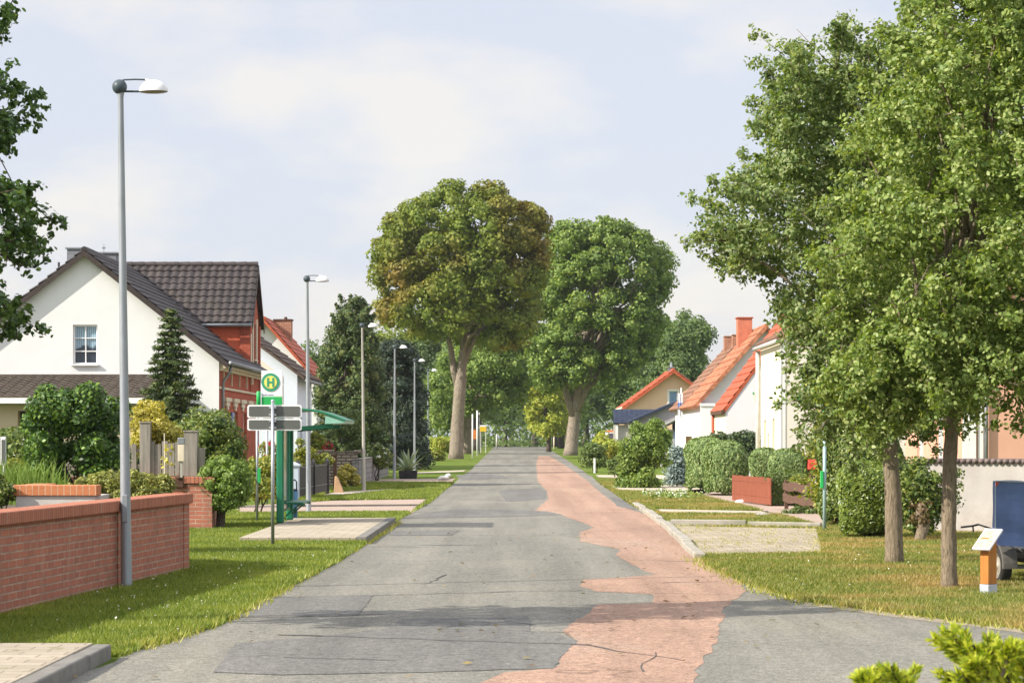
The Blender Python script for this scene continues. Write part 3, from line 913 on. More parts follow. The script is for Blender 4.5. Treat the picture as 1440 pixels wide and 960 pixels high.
red = [(757, 641), (754, 652), (756, 677), (769, 690), (771, 702), (752, 718), (792, 725), (836, 742), (817, 748), (815, 761), (871, 772), (868, 782), (887, 794), (921, 808), (879, 812), (821, 815), (815, 823),
       (837, 832), (917, 836), (919, 848), (842, 850), (792, 886), (808, 898), (779, 940), (708, 946), (672, 962),
       (975, 962), (982, 938), (1010, 900), (1020, 853), (1048, 832), (1040, 815), (998, 797), (980, 780), (936, 742), (910, 724), (872, 711), (862, 706), (845, 693), (828, 677), (793, 653), (773, 641)]
mb = MB(); mb.sheet(rough([G(*p) for p in red], z=.0072, step=.3)); struct('red_road_strip', mb, M['asphalt_red'])
mb = MB()
for pl in ([(546, 884), (567, 871), (742, 867), (746, 888), (783, 892), (812, 901), (777, 941), (708, 942), (560, 947), (400, 950), (300, 946), (330, 905), (440, 897)],
           [(546, 753), (552, 747), (646, 746), (636, 753)],
           [(300, 868), (330, 842), (525, 838), (505, 866), (400, 868)],
           [(556, 729), (640, 715), (770, 719), (792, 724), (700, 727)],
           [(700, 690), (760, 686), (769, 693), (765, 702), (712, 705)],
           [(858, 698), (900, 712), (893, 717), (868, 712)], [(640, 668), (700, 666), (716, 672), (650, 675)]):
    mb.sheet(rough([G(*p) for p in pl], z=.0092, step=.16, jx=.018, jy=.045))
struct('road_repair_patch', mb, M['asphalt_dark'])
mb = MB()
def seam(a, b, wd=.035):
    a, b = G(*a), G(*b); wd *= .45; n = max(3, int((b - a).length / .3)); t = (b - a).normalized(); s = Vector((-t.y, t.x, 0)); L = []; R = []
    for i in range(n + 1):
        p = a.lerp(b, i / n) + s * random.uniform(-.05, .05); k = wd * random.uniform(.4, 1.3)
        L.append(p + s * k); R.append(p - s * k)
    o = len(mb.v)
    for p, q in zip(L, R): mb.v += [(p.x, p.y, gz(p.y) + .0108), (q.x, q.y, gz(q.y) + .0108)]
    mb.f += [(o + 2 * i, o + 2 * i + 1, o + 2 * i + 3, o + 2 * i + 2) for i in range(n)]
for a, b, wd in (((340, 842), (820, 830), .06), ((800, 831), (1060, 838), .03), ((300, 868), (545, 864), .05), ((390, 893), (830, 908), .07), ((820, 908), (960, 930), .03), ((400, 925), (560, 930), .05), ((918, 918), (909, 945), .016),
                 ((885, 788), (985, 790), .05), ((575, 720), (770, 722), .07), ((610, 700), (760, 706), .05), ((800, 722), (880, 720), .05), ((600, 822), (625, 808), .03), ((480, 770), (580, 769), .04),
                 ((640, 690), (760, 688), .05), ((930, 820), (1010, 818), .04), ((700, 870), (745, 879), .05), ((650, 660), (790, 661), .06), ((655, 655), (800, 654), .05)):
    seam(a, b, wd)
struct('tar_seam', mb, M['tar'])

# pavement and kerb, bottom left
mb = MB(); mb.bx(-9.5, -3.16, 2, 19.3, -.1, .12); struct('pavement', mb, M['paver_plain'], fix=True, bevel=.008)
PAVED.append([(-9.5, 2), (-2.95, 2), (-2.95, 19.4), (-9.5, 19.4)])
mb = MB()
for i in range(18):
    y0 = 1.3 + i; mb.bx(-3.155, -3.02, y0 + .004, y0 + .996, -.1, .118 if i < 17 else .112)
struct('pavement_kerb', mb, M['kerb_dark'], fix=True, bevel=.015)

# bus platforms
mb = MB(); mb.bx(-4.30, -2.46, 40.4, 50.6, -.1, .11); struct('bus_platform', mb, M['paver_plain'], fix=True, bevel=.008)
PAVED.append([(-4.30, 40.45), (-2.2, 40.45), (-2.2, 50.6), (-4.30, 50.6)])
mb = MB()
for i in range(10):
    h = .118
    mb.bx(-2.455, -2.30, 40.42 + i * 1.02, 41.42 + i * 1.02, -.1, h)
mb.prism([(-2.30, 40.41, -.05), (-2.455, 40.41, -.05), (-2.455, 40.41, .10), (-2.30, 40.41, .10)], (0, -.02, 0))
struct('bus_platform_kerb', mb, M['kerb_dark'], fix=True, bevel=.015)
rp = [G(985, 783), G(943, 741), G(1150, 745), G(1157, 780)]
mb = MB(); q = [(p.x, p.y, .03) for p in rp]; mb.prism(q, (0, 0, -.15)); struct('bus_platform', mb, M['paver'], fix=True)
PAVED.append(poly2(rp))
def kerbline(name, pts, wd, h, mat, stone=1.0, jit=.012):
    mb = MB()
    for a, b in zip(pts, pts[1:]):
        L = (b - a).length; n = max(1, int(L / stone))
        for i in range(n):
            p, q = a.lerp(b, (i + .01) / n), a.lerp(b, (i + .985) / n)
            hh = h * random.uniform(.8, 1.1)
            j = random.uniform(-jit, jit)
            mb.beam((p.x + j, p.y, gz(p.y) + hh / 2 - .04), (q.x + j, q.y, gz(q.y) + hh / 2 - .04), wd, hh + .08)
    return struct(name, mb, mat, fix=True, bevel=.018)
kerbline('kerb', [G(984, 786), G(942, 745), G(918, 727), G(894, 711)], .16, .10, M['kerb'], 1.0)
kerbline('platform_edging', [G(943, 741), G(1052, 742), G(1157, 744)], .08, .15, M['kerb'], 1.0)

def flat(name, px, mat, z=.012, jx=.05, jy=.1):
    pts = [G(*p) for p in px]
    mb = MB(); mb.sheet(rough(pts, z=z, jx=jx, jy=jy, step=.7)); struct(name, mb, mat); PAVED.append(poly2(pts))
flat('garden_path', [(915, 716), (1080, 719), (1096, 725), (930, 723)], M['path_sand'])
flat('footpath', [(955, 690), (1000, 687), (1085, 703), (1162, 727), (1162, 743), (1090, 723), (985, 698)], M['path_pink'])
flat('gravel_drive', [(855, 684), (950, 682), (1000, 689), (990, 695), (870, 691)], M['path_sand'])
flat('garden_path', [(838, 668), (965, 668), (1000, 672), (990, 675), (842, 671)], M['path_sand'])
flat('driveway', [(335, 724), (335, 712), (470, 704), (607, 702), (578, 722)], M['path_pink'])
flat('garden_path', [(440, 699), (470, 692), (560, 687), (624, 684), (628, 687), (560, 690), (480, 699)], M['path_sand'])
flat('garden_path', [(503, 680), (515, 674), (640, 673), (634, 679)], M['path_pink'])
flat('garden_path', [(582, 664), (655, 661), (652, 663), (582, 666)], M['path_sand'])
mb = MB(); a, b = G(400, 713), G(600, 711.5); mb.beam((a.x, a.y, .03), (b.x, b.y, .03), .12, .05); struct('driveway_gutter', mb, M['kerb_dark'], fix=True)
# drier verge on the right
vr = [G(1060, 830), G(1000, 799), G(990, 787), G(1160, 783), G(1165, 745), (G(1440, 760)), G(1800, 790), G(1800, 920), G(1440, 887), G(1250, 864), G(1130, 848)]
mb = MB(); mb.sheet([(p.x, p.y, .003) for p in vr]); struct('verge', mb, M['dry_ground'])
# bare pale edge beside the junction
flat('sandy_edge', [(1058, 823), (1130, 846), (1250, 862), (1440, 885), (1440, 891), (1250, 867), (1130, 851), (1062, 829)], M['edge_sand'], z=.007, jx=.1, jy=.2)
# raised garden bed behind the brick wall
mb = MB(); mb.prism([(-4.95, 23.6, 0), (-4.25, 31.9, 0), (-4.9, 33.6, 0), (-14, 34.5, 0), (-14, 20, 0), (-5.4, 20, 0)], (0, 0, .82)); struct('raised_bed', mb, M['soil'], fix=True)


# ------------------------------------------------------------------ grass blades
def grass(name, region, dens, h, mat, wd=.010, falloff=24., power=1.3, hvar=.5, avoid=True):
    A = np.array(region); lo, hi = A.min(0), A.max(0)
    area = (hi - lo).prod(); n = int(dens * area)
    P = lo + rng.random((n, 2)) * (hi - lo)
    keep = inpoly(P, region) & (rng.random(n) < np.minimum(1, (falloff / P[:, 1]) ** power))
    P = P[keep]
    if avoid:
        for pl in PAVED:
            if len(pl) > 40: m = inpoly(P, pl) & (edgedist(P, pl) > .05 * rng.random(len(P)))
            else: m = inpoly(P, pl)
            P = P[~m]
    n = len(P); sc = np.maximum(1, P[:, 1] / falloff) ** .7
    a = rng.random(n) * 2 * PI
    H = h * (1 - hvar + 2 * hvar * rng.random(n)) * sc ** .35
    Wd = wd * (.6 + .8 * rng.random(n)) * sc
    z0 = np.array([gz(y) for y in P[:, 1]]) - .005
    dx, dy = np.cos(a), np.sin(a)
    ln = H * (.2 + .7 * rng.random(n)); b = rng.random(n) * 2 * PI
    V = np.zeros((n, 3, 3))
    V[:, 0] = np.stack([P[:, 0] - dx * Wd, P[:, 1] - dy * Wd, z0], 1)
    V[:, 1] = np.stack([P[:, 0] + dx * Wd, P[:, 1] + dy * Wd, z0], 1)
    V[:, 2] = np.stack([P[:, 0] + np.cos(b) * ln, P[:, 1] + np.sin(b) * ln, z0 + H], 1)
    me = fast_mesh(name, V.reshape(-1, 3), 3, mat)
    o = bpy.data.objects.new(name, me); COL.objects.link(o); return o

g = grass('verge_grass', [(-5.0, 19.35), (-2.4, 19.35), (-2.0, 45), (-2.0, 95), (-5.5, 95), (-6.2, 60), (-6.2, 42), (-4.1, 31.9), (-4.75, 23.5)], 5200, .062, M['blade'])
tag(g, 'short green grass on the left verge beside the brick wall', 'grass', kind='stuff')
g = grass('verge_grass', [(2.4, 18), (9.5, 18), (9.5, 46), (6.8, 56), (5.5, 75), (5.0, 100), (2.6, 100), (2.4, 40)], 4200, .055, M['blade_dry'])
tag(g, 'patchy sun dried grass on the right verge under the trees', 'grass', kind='stuff')
# straw-coloured fringe along the road edges
mbV = []
def fringe(pts, n, h, wob):
    out = []
    for _ in range(n):
        i = random.randrange(len(pts) - 1); p = pts[i].lerp(pts[i + 1], random.random())
        out.append((p.x + random.gauss(0, wob), p.y + random.gauss(0, wob * 2)))
    return out
fr = fringe([G(155, 915), G(200, 912), G(250, 897), G(330, 868), G(400, 830), G(500, 772)], 2200, .1, .05) + fringe([G(980, 786), G(1000, 800), G(1060, 828), G(1130, 848), G(1300, 868), G(1440, 886)], 1300, .1, .09) + fringe([G(900, 712), G(945, 744), G(985, 782)], 1500, .1, .05)
for q in range(70):   # weeds in the joints of the old platform
    u, v = random.random(), random.random() ** .8
    p = (rp[0].lerp(rp[3], u)).lerp(rp[1].lerp(rp[2], u), v)
    fr += [(p.x + random.gauss(0, .09), p.y + random.gauss(0, .22)) for _ in range(random.randint(8, 45))]
fr += fringe([rp[0], rp[3]], 500, .1, .06) + fringe([rp[3], rp[2]], 600, .1, .10) + fringe([G(942, 742), G(1157, 745)], 500, .1, .05)
fr += fringe([Vector((-4.3, 40.35, 0)), Vector((-2.3, 40.35, 0))], 900, .1, .05) + fringe([Vector((-4.3, 40.4, 0)), Vector((-4.3, 50.5, 0))], 900, .1, .07) + fringe([Vector((-2.25, 40.5, 0)), Vector((-2.22, 50.5, 0))], 500, .1, .03)
fr += fringe([G(-40, 872), G(60, 858), G(160, 835), G(262, 806)], 2600, .1, .05)
fr = np.array(fr); n = len(fr); a = rng.random(n) * 2 * PI; H = .03 + .07 * rng.random(n) ** 2; V = np.zeros((n, 3, 3)); b = rng.random(n) * 2 * PI
V[:, 0] = np.stack([fr[:, 0] - .008 * np.cos(a), fr[:, 1] - .008 * np.sin(a), 0 * a], 1); V[:, 1] = np.stack([fr[:, 0] + .008 * np.cos(a), fr[:, 1] + .008 * np.sin(a), 0 * a], 1)
V[:, 2] = np.stack([fr[:, 0] + H * .6 * np.cos(b), fr[:, 1] + H * .6 * np.sin(b), H], 1)
o = bpy.data.objects.new('edge_grass', fast_mesh('edge_grass', V.reshape(-1, 3), 3, M['blade_straw'])); COL.objects.link(o)
tag(o, 'straw coloured grass tufts fringing the road edges', 'grass', kind='stuff')
# white clover heads
n = 150
P = np.stack([rng.uniform(-4.3, -2.6, n), rng.uniform(21, 38, n), .07 + .03 * rng.random(n)], 1)
P2 = np.stack([rng.uniform(3.2, 7, 80), rng.uniform(27, 38, 80), .06 + .03 * rng.random(80)], 1)
P = np.vstack([P, P2]); keep = np.ones(len(P), bool)
for pl in PAVED: keep &= ~inpoly(P[:, :2], pl)
P = P[keep]; o = leaf_obj('clover_blossom', P, unit(len(P)), .022, M['flower_white'], None, (0, 0, 0))
tag(o, 'tiny white clover blossoms scattered in the verge grass', 'flowers', kind='stuff')
# white-flowering patch
c = G(942, 700)
P = np.array([c.x, c.y, 0]) + rng.normal(size=(520, 3)) * np.array([.32, 2.0, 0]); P[:, 2] = .06 + .16 * rng.random(520) ** 1.5
root = thing('flower_patch', 'patch of small white flowers in the grass by the right kerb', 'flowers', (c.x, c.y, 0))
leaf_obj('blossom', P[:340], unit(340), .06, M['flower_white'], root, (c.x, c.y, 0))
leaf_obj('foliage', P[180:] + np.array([0, 0, -.03]), unit(340), .12, M['leaf_lime'], root, (c.x, c.y, 0))


# ------------------------------------------------------------------ brick garden walls
a, b = Vector((-5.55, 13.5, 0)), Vector((-4.02, 31.8, 0))
ang = math.atan2((b - a).y, (b - a).x); L = (b - a).length
root = thing('brick_wall', 'long low brick garden wall with soldier coping along the left verge', 'wall', a, ang)
mb = MB(); mb.bx(0, L, 0, .24, -.2, .86); mb.bx(L - .30, L - .003, -.012, 0.2, -.2, .858)
kx = (Vector((X(172, 28.2), 28.2, 0)) - a).length
mb.bx(kx - .12, kx + .12, -.012, .2, -.2, .858)
mb.build('wall_body', M['brick'], root)
mb = MB(); mb.bx(-.05, L + .05, -.05, .30, .863, .985)
mb.build('coping', M['brick_cap'], root, bevel=.012)
c = Vector((X(203, 46), 46, 0))
root = thing('brick_wall', 'short brick wall carrying the grey board fence behind the round tree', 'wall', c)
mb = MB(); mb.bx(-2.6, 1.15, 0, .3, -.1, .85); mb.bx(.78, 1.22, -.05, .35, -.1, .86); mb.bx(.78, 1.16, .36, 2.6, -.1, .86)
mb.build('wall_body', M['brick'], root)
mb = MB(); mb.bx(-2.65, 1.27, -.09, .39, .863, .985); mb.build('coping', M['brick_cap'], root, bevel=.012)
mb = MB(); mb.box((.64, -.05, .90), (.16, .10, .22)); mb.sphere((.64, -.08, .98), .06, 8, 6); mb.build('wall_lamp', M['wood_dark'], root, bevel=.02)
c = W(78, 702, 30.5)
root = thing('planter', 'orange brick planter edge behind the long garden wall', 'planter', (c.x, c.y, .82))
mb = MB(); mb.bx(-.47, .47, 0, 1.3, -.05, .16); mb.build('planter_wall', M['concrete'], root)
mb = MB(); mb.bx(-.50, .50, -.03, .28, .163, .29); mb.bx(-.50, -.22, .285, 1.3, .163, .288); mb.build('coping', M['brick_orange'], root, bevel=.008)

# grey board fence on the short wall
c = Vector((X(203, 46), 46.15, .985))
root = thing('board_fence', 'weathered grey board fence standing on the short brick wall', 'fence', c)
for x, h, wd in ((0, .96, .19), (.82, .80, .24)):
    mb = MB(); mb.bx(x - wd / 2, x + wd / 2, -.08, .10, 0, h); mb.bx(x - wd / 2 - .015, x + wd / 2 + .015, -.095, .115, h + .002, h + .03); mb.build('post', M['fence_grey'], root, bevel=.008)
mb = MB()
x = -1.6
while x < .68:
    wdt = random.uniform(.08, .125)
    if not (-.10 < x + wdt / 2 < .10):
        mb.bx(x, x + wdt - .012, -.015 + random.uniform(-.01, .01), .015, .01, .58 + random.uniform(-.05, .06))
    x += wdt
mb.bx(-1.6, .70, .018, .05, .15, .21); mb.bx(-1.6, .70, .018, .05, .44, .50)
mb.bx(.95, 1.07, -.02, .03, .01, .52)
mb.build('board', M['fence_grey'], root, bevel=.004)
c = W(255, 664, 45.2)
root = thing('garden_lamp', 'small pale garden lamp box on a stake before the grey fence', 'lamp', (c.x, c.y, 0.985))
mb = MB(); mb.bx(-.02, .02, -.02, .02, 0, .28); mb.build('stake', M['steel_ochre'], root)
mb = MB(); mb.bx(-.055, .055, -.05, .05, .283, .58); mb.build('lamp_body', M['trim_cream'], root, bevel=.008)
mb = MB(); mb.bx(-.06, .06, -.056, .056, .583, .70); mb.build('lamp_cap', M['zinc'], root, bevel=.01)
c = W(231, 668, 45.0)
root = thing('young_sapling', 'thin young sapling on a pale cane before the grey fence', 'plant', (c.x, c.y, .82))
mb = MB(); mb.tube([(0, 0, 0), (.01, 0, .5), (0, 0, .95)], [.015, .012, .008], 6); mb.build('stem', M['trim_cream'], root)
P = np.array([(c.x + random.uniform(-.05, .16), c.y - .05 + random.uniform(-.1, .05), .82 + random.uniform(.3, .75)) for _ in range(24)])
leaf_obj('foliage', P, unit(24), .09, M['leaf_gold'], root, (c.x, c.y, .82))

# plate on a thin white pole, left edge
c = Vector((X(5, 36), 36, .80))
root = thing('garden_marker', 'narrow grey plate on a thin white pole at the left edge', 'marker', c)
mb = MB(); mb.tube([(0, 0, 0), (0, 0, .5)], .014, 8); mb.build('pole', M['frame_white'], root, smooth=True)
mb = MB(); mb.bx(-.04, .04, -.02, .02, .49, .89); mb.build('frame', M['frame_white'], root, bevel=.012)
mb = MB(); mb.bx(-.026, .026, -.026, -.021, .52, .85); mb.build('plate', M['sign_back'], root)


# ------------------------------------------------------------------ street lamps
LH = 5.58
def make_lamp(label, c, lean, pmat):
    root = thing('street_lamp', label, 'street lamp', c, 0, 'street lamps along the left verge')
    root.rotation_euler = (0, lean, 0)
    mb = MB(); mb.tube([(0, 0, -.2), (0, 0, .8), (0, 0, LH - .2), (0, 0, LH - .13)], [.064, .057, .031, .042], 16)
    p = mb.build('pole', pmat, root, fix=True); smooth_by_angle(p)
    mb = MB(); mb.bx(-.03, .03, -.066, -.045, .75, 1.05); mb.build('hatch', pmat, root, bevel=.006)
    mb = MB(); mb.sphere((-.01, 0, LH - .075), .082, 18, 12); mb.build('head_ball', M['lamp_dark'], root, smooth=True)
    mb = MB()
    mb.tube([(-.05, 0, LH - .015), (.05, 0, LH + .002), (.16, 0, LH + .005), (.27, 0, LH)], .009, 8); mb.tube([(.05, 0, LH - .125), (.28, 0, LH - .128)], .012, 8)
    mb.build('arm', M['lamp_dark'], root, smooth=True)
    mb = MB(); mb.tube([(.26, 0, LH + .001), (.34, 0, LH - .008), (.42, 0, LH - .05)], .008, 8)
    mb.sphere((.36, 0, LH - .13), .16, 20, 8, (1, .75, .80), 0, PI / 2)
    sh = mb.build('shade', M['lamp_shade'], root, smooth=True)
    mb = MB(); mb.sphere((.36, 0, LH - .131), .157, 20, 4, (1, .75, .12), PI / 2, PI); mb.build('lens', M['lamp_lens'], sh, smooth=True)
    return root
lamp = make_lamp('tall grey street lamp standing against the brick garden wall', Vector((X(178, 28.0), 28.0, 0)), -.012, M['steel_pole'])
lamps = [(434, 57.3, 'grey street lamp rising behind the green bus shelter bench', -.006), (512, 82.5, 'leaning ochre-tinged street lamp beside the cream path and grey block wall', -.012),
         (554.5, 103, 'street lamp standing just left of the potted agave', 0.004), (583, 123, 'street lamp whose foot is hidden behind the potted agave', 0.0), (602, 143, 'farthest street lamp, just left of the big maple trunk', 0.0)]
for px, d, lb, ln in lamps:
    r = dup(lamp, (X(px, d), d, gz(d)), 0, lb, .953 if d < 60 else .968); r.rotation_euler = (0, ln, random.uniform(-.06, .06))
    if d == 82.5:
        for ch in r.children:
            if ch.name.startswith('pole') or ch.name.startswith('hatch'):
                ch.data = ch.data.copy(); ch.data.materials[0] = M['steel_ochre']

# ------------------------------------------------------------------ double sign seen from behind
c = G(383.5, 771)
root = thing('road_sign', 'pair of grey sign backs with white rims on a thin pole', 'sign', c)
zz = lambda py: Z(py, c.y)
mb = MB(); mb.tube([(0, 0, -.1), (0, 0, zz(564))], .027, 12); mb.sphere((0, 0, zz(564)), .03, 10, 6); mb.build('pole', M['steel'], root, smooth=True)
def rrect(w, h, r, n=5):
    out = []
    for cx, cz, a0 in ((w / 2 - r, h / 2 - r, 0), (-w / 2 + r, h / 2 - r, 90), (-w / 2 + r, -h / 2 + r, 180), (w / 2 - r, -h / 2 + r, 270)):
        for k in range(n + 1):
            a = math.radians(a0 + 90 * k / n); out.append((cx + r * math.cos(a), cz + r * math.sin(a)))
    return out
for y0, y1 in ((569, 587.3), (588.3, 605)):
    z1, z0 = zz(y0), zz(y1); cx, cz = .022, (z0 + z1) / 2; wd, h = .825, z1 - z0
    mb = MB(); mb.prism([(cx + u, -.055 + .1, cz + v) for u, v in rrect(wd, h, .03)], (0, .02, 0)); sp = mb.build('sign_plate', M['sign_white'], root)
    mb = MB(); mb.prism([(cx + u, .038, cz + v) for u, v in rrect(wd - .05, h - .045, .02)], (0, .0065, 0)); mb.build('sign_back', M['sign_back'], sp)
    for q in (.28, -.28):
        mb = MB(); mb.box((0, .012, cz + h * q), (.11, .055, .03)); mb.build('bracket', M['steel'], sp, bevel=.004)

# ------------------------------------------------------------------ bus stop posts
def h_sign(root, cx, y, cz, r, plate=None):
    pl = None
    mb = MB(); mb.prism([(cx + r * math.cos(a), y, cz + r * math.sin(a)) for a in [2 * PI * i / 40 for i in range(40)]], (0, -.006, 0)); ring = mb.build('stop_disc', M['sign_ring'], root)
    k = r * .70
    mb = MB(); mb.prism([(cx + k * math.cos(a), y - .007, cz + k * math.sin(a)) for a in [2 * PI * i / 36 for i in range(36)]], (0, -.004, 0)); mb.build('disc_centre', M['sign_yellow'], ring)
    mb = MB(); s = r * .36; t = r * .13
    for x in (-s, s): mb.bx(cx + x * .8 - t * .8, cx + x * .8 + t * .8, y - .017, y - .012, cz - r * .50, cz + r * .50)
    mb.bx(cx - s * .8 + t * .8, cx + s * .8 - t * .8, y - .0165, y - .0122, cz - t * .75, cz + t * .75)
    mb.build('letter_h', M['sign_ring'], ring)
d = 50.0; c = Vector((X(361.5, d), d, 0)); zz = lambda py: Z(py, d)
root = thing('bus_stop_sign', 'bus stop sign with green and yellow H disc over a green panel', 'bus stop sign', c)
mb = MB(); mb.tube([(0, 0, -.1), (0, 0, zz(571))], .024, 12); mb.build('pole', M['steel'], root, smooth=True)
mb = MB(); mb.tube([(.03, 0, zz(575)), (.03, 0, zz(551)), (.03, 0, zz(550))], [.042, .042, .03], 14); mb.build('mount', M['sign_green'], root, smooth=True)
for k in range(4):
    pass
mb = MB(); x0, x1 = X(365.5, d) - c.x, X(397, d) - c.x
mb.bx(x0 + .03, x1, .0, .02, zz(557), zz(521)); wp = mb.build('white_panel', M['sign_white'], root, bevel=.006)
mb = MB(); mb.bx(x0 + .03, x1, -.002, .024, zz(572), zz(557.6)); mb.build('green_panel', M['sign_green'], root, bevel=.006)
h_sign(root, X(380.5, d) - c.x, -.003, zz(537.3), .178)
mb = MB()
for u0, u1 in ((.09, .19), (.21, .31)):
    u = u0
    while u < u1: mb.bx(u, u + .016, -.006, -.0025, zz(555.3), zz(553.9) - random.uniform(0, .006)); u += .022
mb.build('lettering', M['ink'], wp)
mb = MB(); mb.bx(.02, .07, -.04, .03, zz(679), zz(658)); mb.build('timetable_box', M['sign_green'], root, bevel=.006)
d = 66.0
root = thing('metal_post', 'plain thin galvanised post behind the bus stop sign', 'post', (X(375.5, d), d, 0))
mb = MB(); mb.tube([(0, 0, -.1), (0, 0, Z(586, d))], .03, 10); mb.sphere((0, 0, Z(586, d)), .032, 10, 6); mb.build('pole', M['steel'], root, smooth=True)
mb = MB(); mb.bx(-.10, .10, -.05, -.03, Z(597, d), Z(586, d)); mb.build('plate', M['sign_back'], root, bevel=.004)

d = 45.7; c = Vector((X(1159.5, d), d, 0)); zz = lambda py: Z(py, d)
root = thing('bus_stop_sign', 'bus stop post with green flag under the right-hand tree leaves', 'bus stop sign', c)
mb = MB(); mb.tube([(0, 0, -.1), (0, 0, zz(590))], .032, 12); mb.build('pole', simple('pole_mint', (.34, .48, .47), .45, metal=.3, var=.1), root, smooth=True)
mb = MB(); mb.tube([(0, 0, zz(590)), (0, 0, zz(548))], .038, 14); mb.build('mount', M['sign_green'], root, smooth=True)
mb = MB(); mb.bx(-.46, -.035, -.012, .012, zz(567.5), zz(555)); mb.build('green_panel', M['sign_green'], root, bevel=.005)
mb = MB(); mb.bx(-.46, -.035, -.010, .010, zz(571), zz(567.7)); mb.bx(-.46, -.035, -.008, .008, zz(554.8), zz(523)); mb.build('white_panel', M['sign_white'], root, bevel=.004)
h_sign(root, -.25, -.012, zz(538), .17)
mb = MB(); mb.bx(-.075, -.025, -.05, .05, zz(686), zz(662)); mb.build('timetable_box', M['sign_green'], root, bevel=.006)

# ------------------------------------------------------------------ bus shelter
d0, d1 = 47.2, 50.2; c = Vector((X(398, d0), d0, .11)); px = lambda p, d=d0: X(p, d) - c.x; zz = lambda py, d=d0: Z(py, d) - .11
root = thing('bus_shelter', 'green metal bus shelter with cantilevered roof and bench', 'bus shelter', c)
for y in (0.0, 2.05):
    mb = MB(); mb.bx(px(388.5), px(398.8), y, y + .14, 0, zz(577)); mb.build('post', M['shelter_green'], root, bevel=.03)
prof = [(383, 576), (425, 574.2), (440, 575.3), (455, 578.5), (470, 583.5), (487, 590)]
mb = MB()
up = [(px(a), zz(b)) for a, b in prof]; dn = [(a, b - .035) for a, b in reversed(up)]
mb.prism([(a, -.25, b) for a, b in up + dn], (0, 2.7, 0)); mb.build('roof', M['shelter_green'], root, bevel=.004)
mb = MB(); nose = [(459, 583.5), (470, 586.5), (487, 591.8), (486, 594.5), (458, 596)]
mb.prism([(px(a), -.22, zz(b)) for a, b in nose], (0, 2.64, 0)); mb.build('gutter_nose', M['shelter_pale'], root, bevel=.006)
for y in (-.02, 2.05):
    mb = MB(); mb.beam((px(405), y + .06, zz(603.5)), (px(468), y + .06, zz(598.5)), .05, .075); mb.build('roof_arm', M['shelter_green'], root, bevel=.006)
mb = MB(); mb.bx(px(392.5), px(393.5), .15, 2.04, .25, zz(585)); mb.build('glass_wall', M['shelter_glass'], root)
for z_ in (.2, zz(585) + .003):
    mb = MB(); mb.bx(px(392), px(395), .15, 2.04, z_, z_ + .045); mb.build('glass_rail', M['shelter_green'], root)
mb = MB(); 
for k in range(5): mb.bx(px(396) + .02 + k * .075, px(396) + .085 + k * .075, .2, 1.9, .35, .385)
mb.build('bench_seat', M['shelter_green'], root, bevel=.006)
for y in (.4, 1.7):
    mb = MB(); mb.beam((px(399), y, .36), (px(399) + .36, y, .335), .04, .03); mb.beam((px(399), y, .12), (px(399) + .25, y, .33), .03, .03); mb.build('bench_bracket', M['shelter_green'], root)

d = 51.6; c = Vector((X(411, d), d, 0)); zz = lambda py: Z(py, d)
root = thing('litter_bin', 'small black litter bin with blue body under the shelter bench end', 'litter bin', c)
mb = MB(); mb.tube([(0, .02, 0), (0, .02, .22), (0, .02, .60), (0, .02, .62)], [.10, .105, .12, .11], 14); mb.build('bin_body', M['blue_plastic'], root, smooth=True)
mb = MB(); mb.tube([(-.09, -.02, .5), (-.09, -.02, .80), (-.06, -.02, .84), (.06, -.02, .84), (.09, -.02, .80), (.09, -.02, .5)], .014, 8); mb.build('handle', M['black_plastic'], root)
mb = MB(); mb.bx(-.10, .10, -.13, -.10, .18, .26); mb.build('foot_plate', M['black_plastic'], root)
mb = MB(); mb.tube([(0, .02, .625), (0, .02, .66)], [.125, .09], 14); mb.build('lid', M['black_plastic'], root, smooth=True)

# ------------------------------------------------------------------ left gate pillar and dark fence
d = 68.5; c = Vector((X(411.5, d), d, 0))
root = thing('gate_pillar', 'pale blue rendered gate pillar with pyramid cap by the dark fence', 'gate pillar', c)
mb = MB(); mb.bx(-.16, .16, 0, .32, 0, .94); mb.build('shaft', M['pillar_blue'], root, bevel=.01)
mb = MB(); mb.bx(-.20, .20, -.04, .36, .943, .985); o = len(mb.v); mb.add([(-.19, -.03, .987), (.19, -.03, .987), (.19, .35, .987), (-.19, .35, .987), (0, .16, 1.07)], [(0, 1, 4), (1, 2, 4), (2, 3, 4), (3, 0, 4)]); mb.build('cap', M['pillar_blue'], root)
a, b = Vector((X(419, 69.5), 69.5, 0)), Vector((X(460, 77.5), 77.5, 0))
root = thing('slat_fence', 'dark vertical slat garden fence with pointed end post', 'fence', a, math.atan2((b - a).y, (b - a).x)); L = (b - a).length
mb = MB(); x = .1
while x < L - .05: mb.bx(x, x + .085, -.012, .012, .10, .93 + .02 * math.sin(x * 5)); x += .115
mb.build('slat', M['fence_dark'], root, bevel=.003)
for z in (.22, .80):
    mb = MB(); mb.bx(.1, L, .014, .05, z, z + .07); mb.build('rail', M['fence_dark'], root)
    mb = MB(); mb.bx(.1, L, -.020, -.014, z + .09, z + .105); mb.build('trim', M['gutter'], root)
for x in (0.0, L / 2, L):
    mb = MB(); mb.bx(x - .06, x + .06, -.06, .06, 0, 1.02); mb.add([(x - .06, -.06, 1.021), (x + .06, -.06, 1.021), (x + .06, .06, 1.021), (x - .06, .06, 1.021), (x, 0, 1.12)], [(0, 1, 4), (1, 2, 4), (2, 3, 4), (3, 0, 4)]); mb.build('post', M['fence_dark'], root)

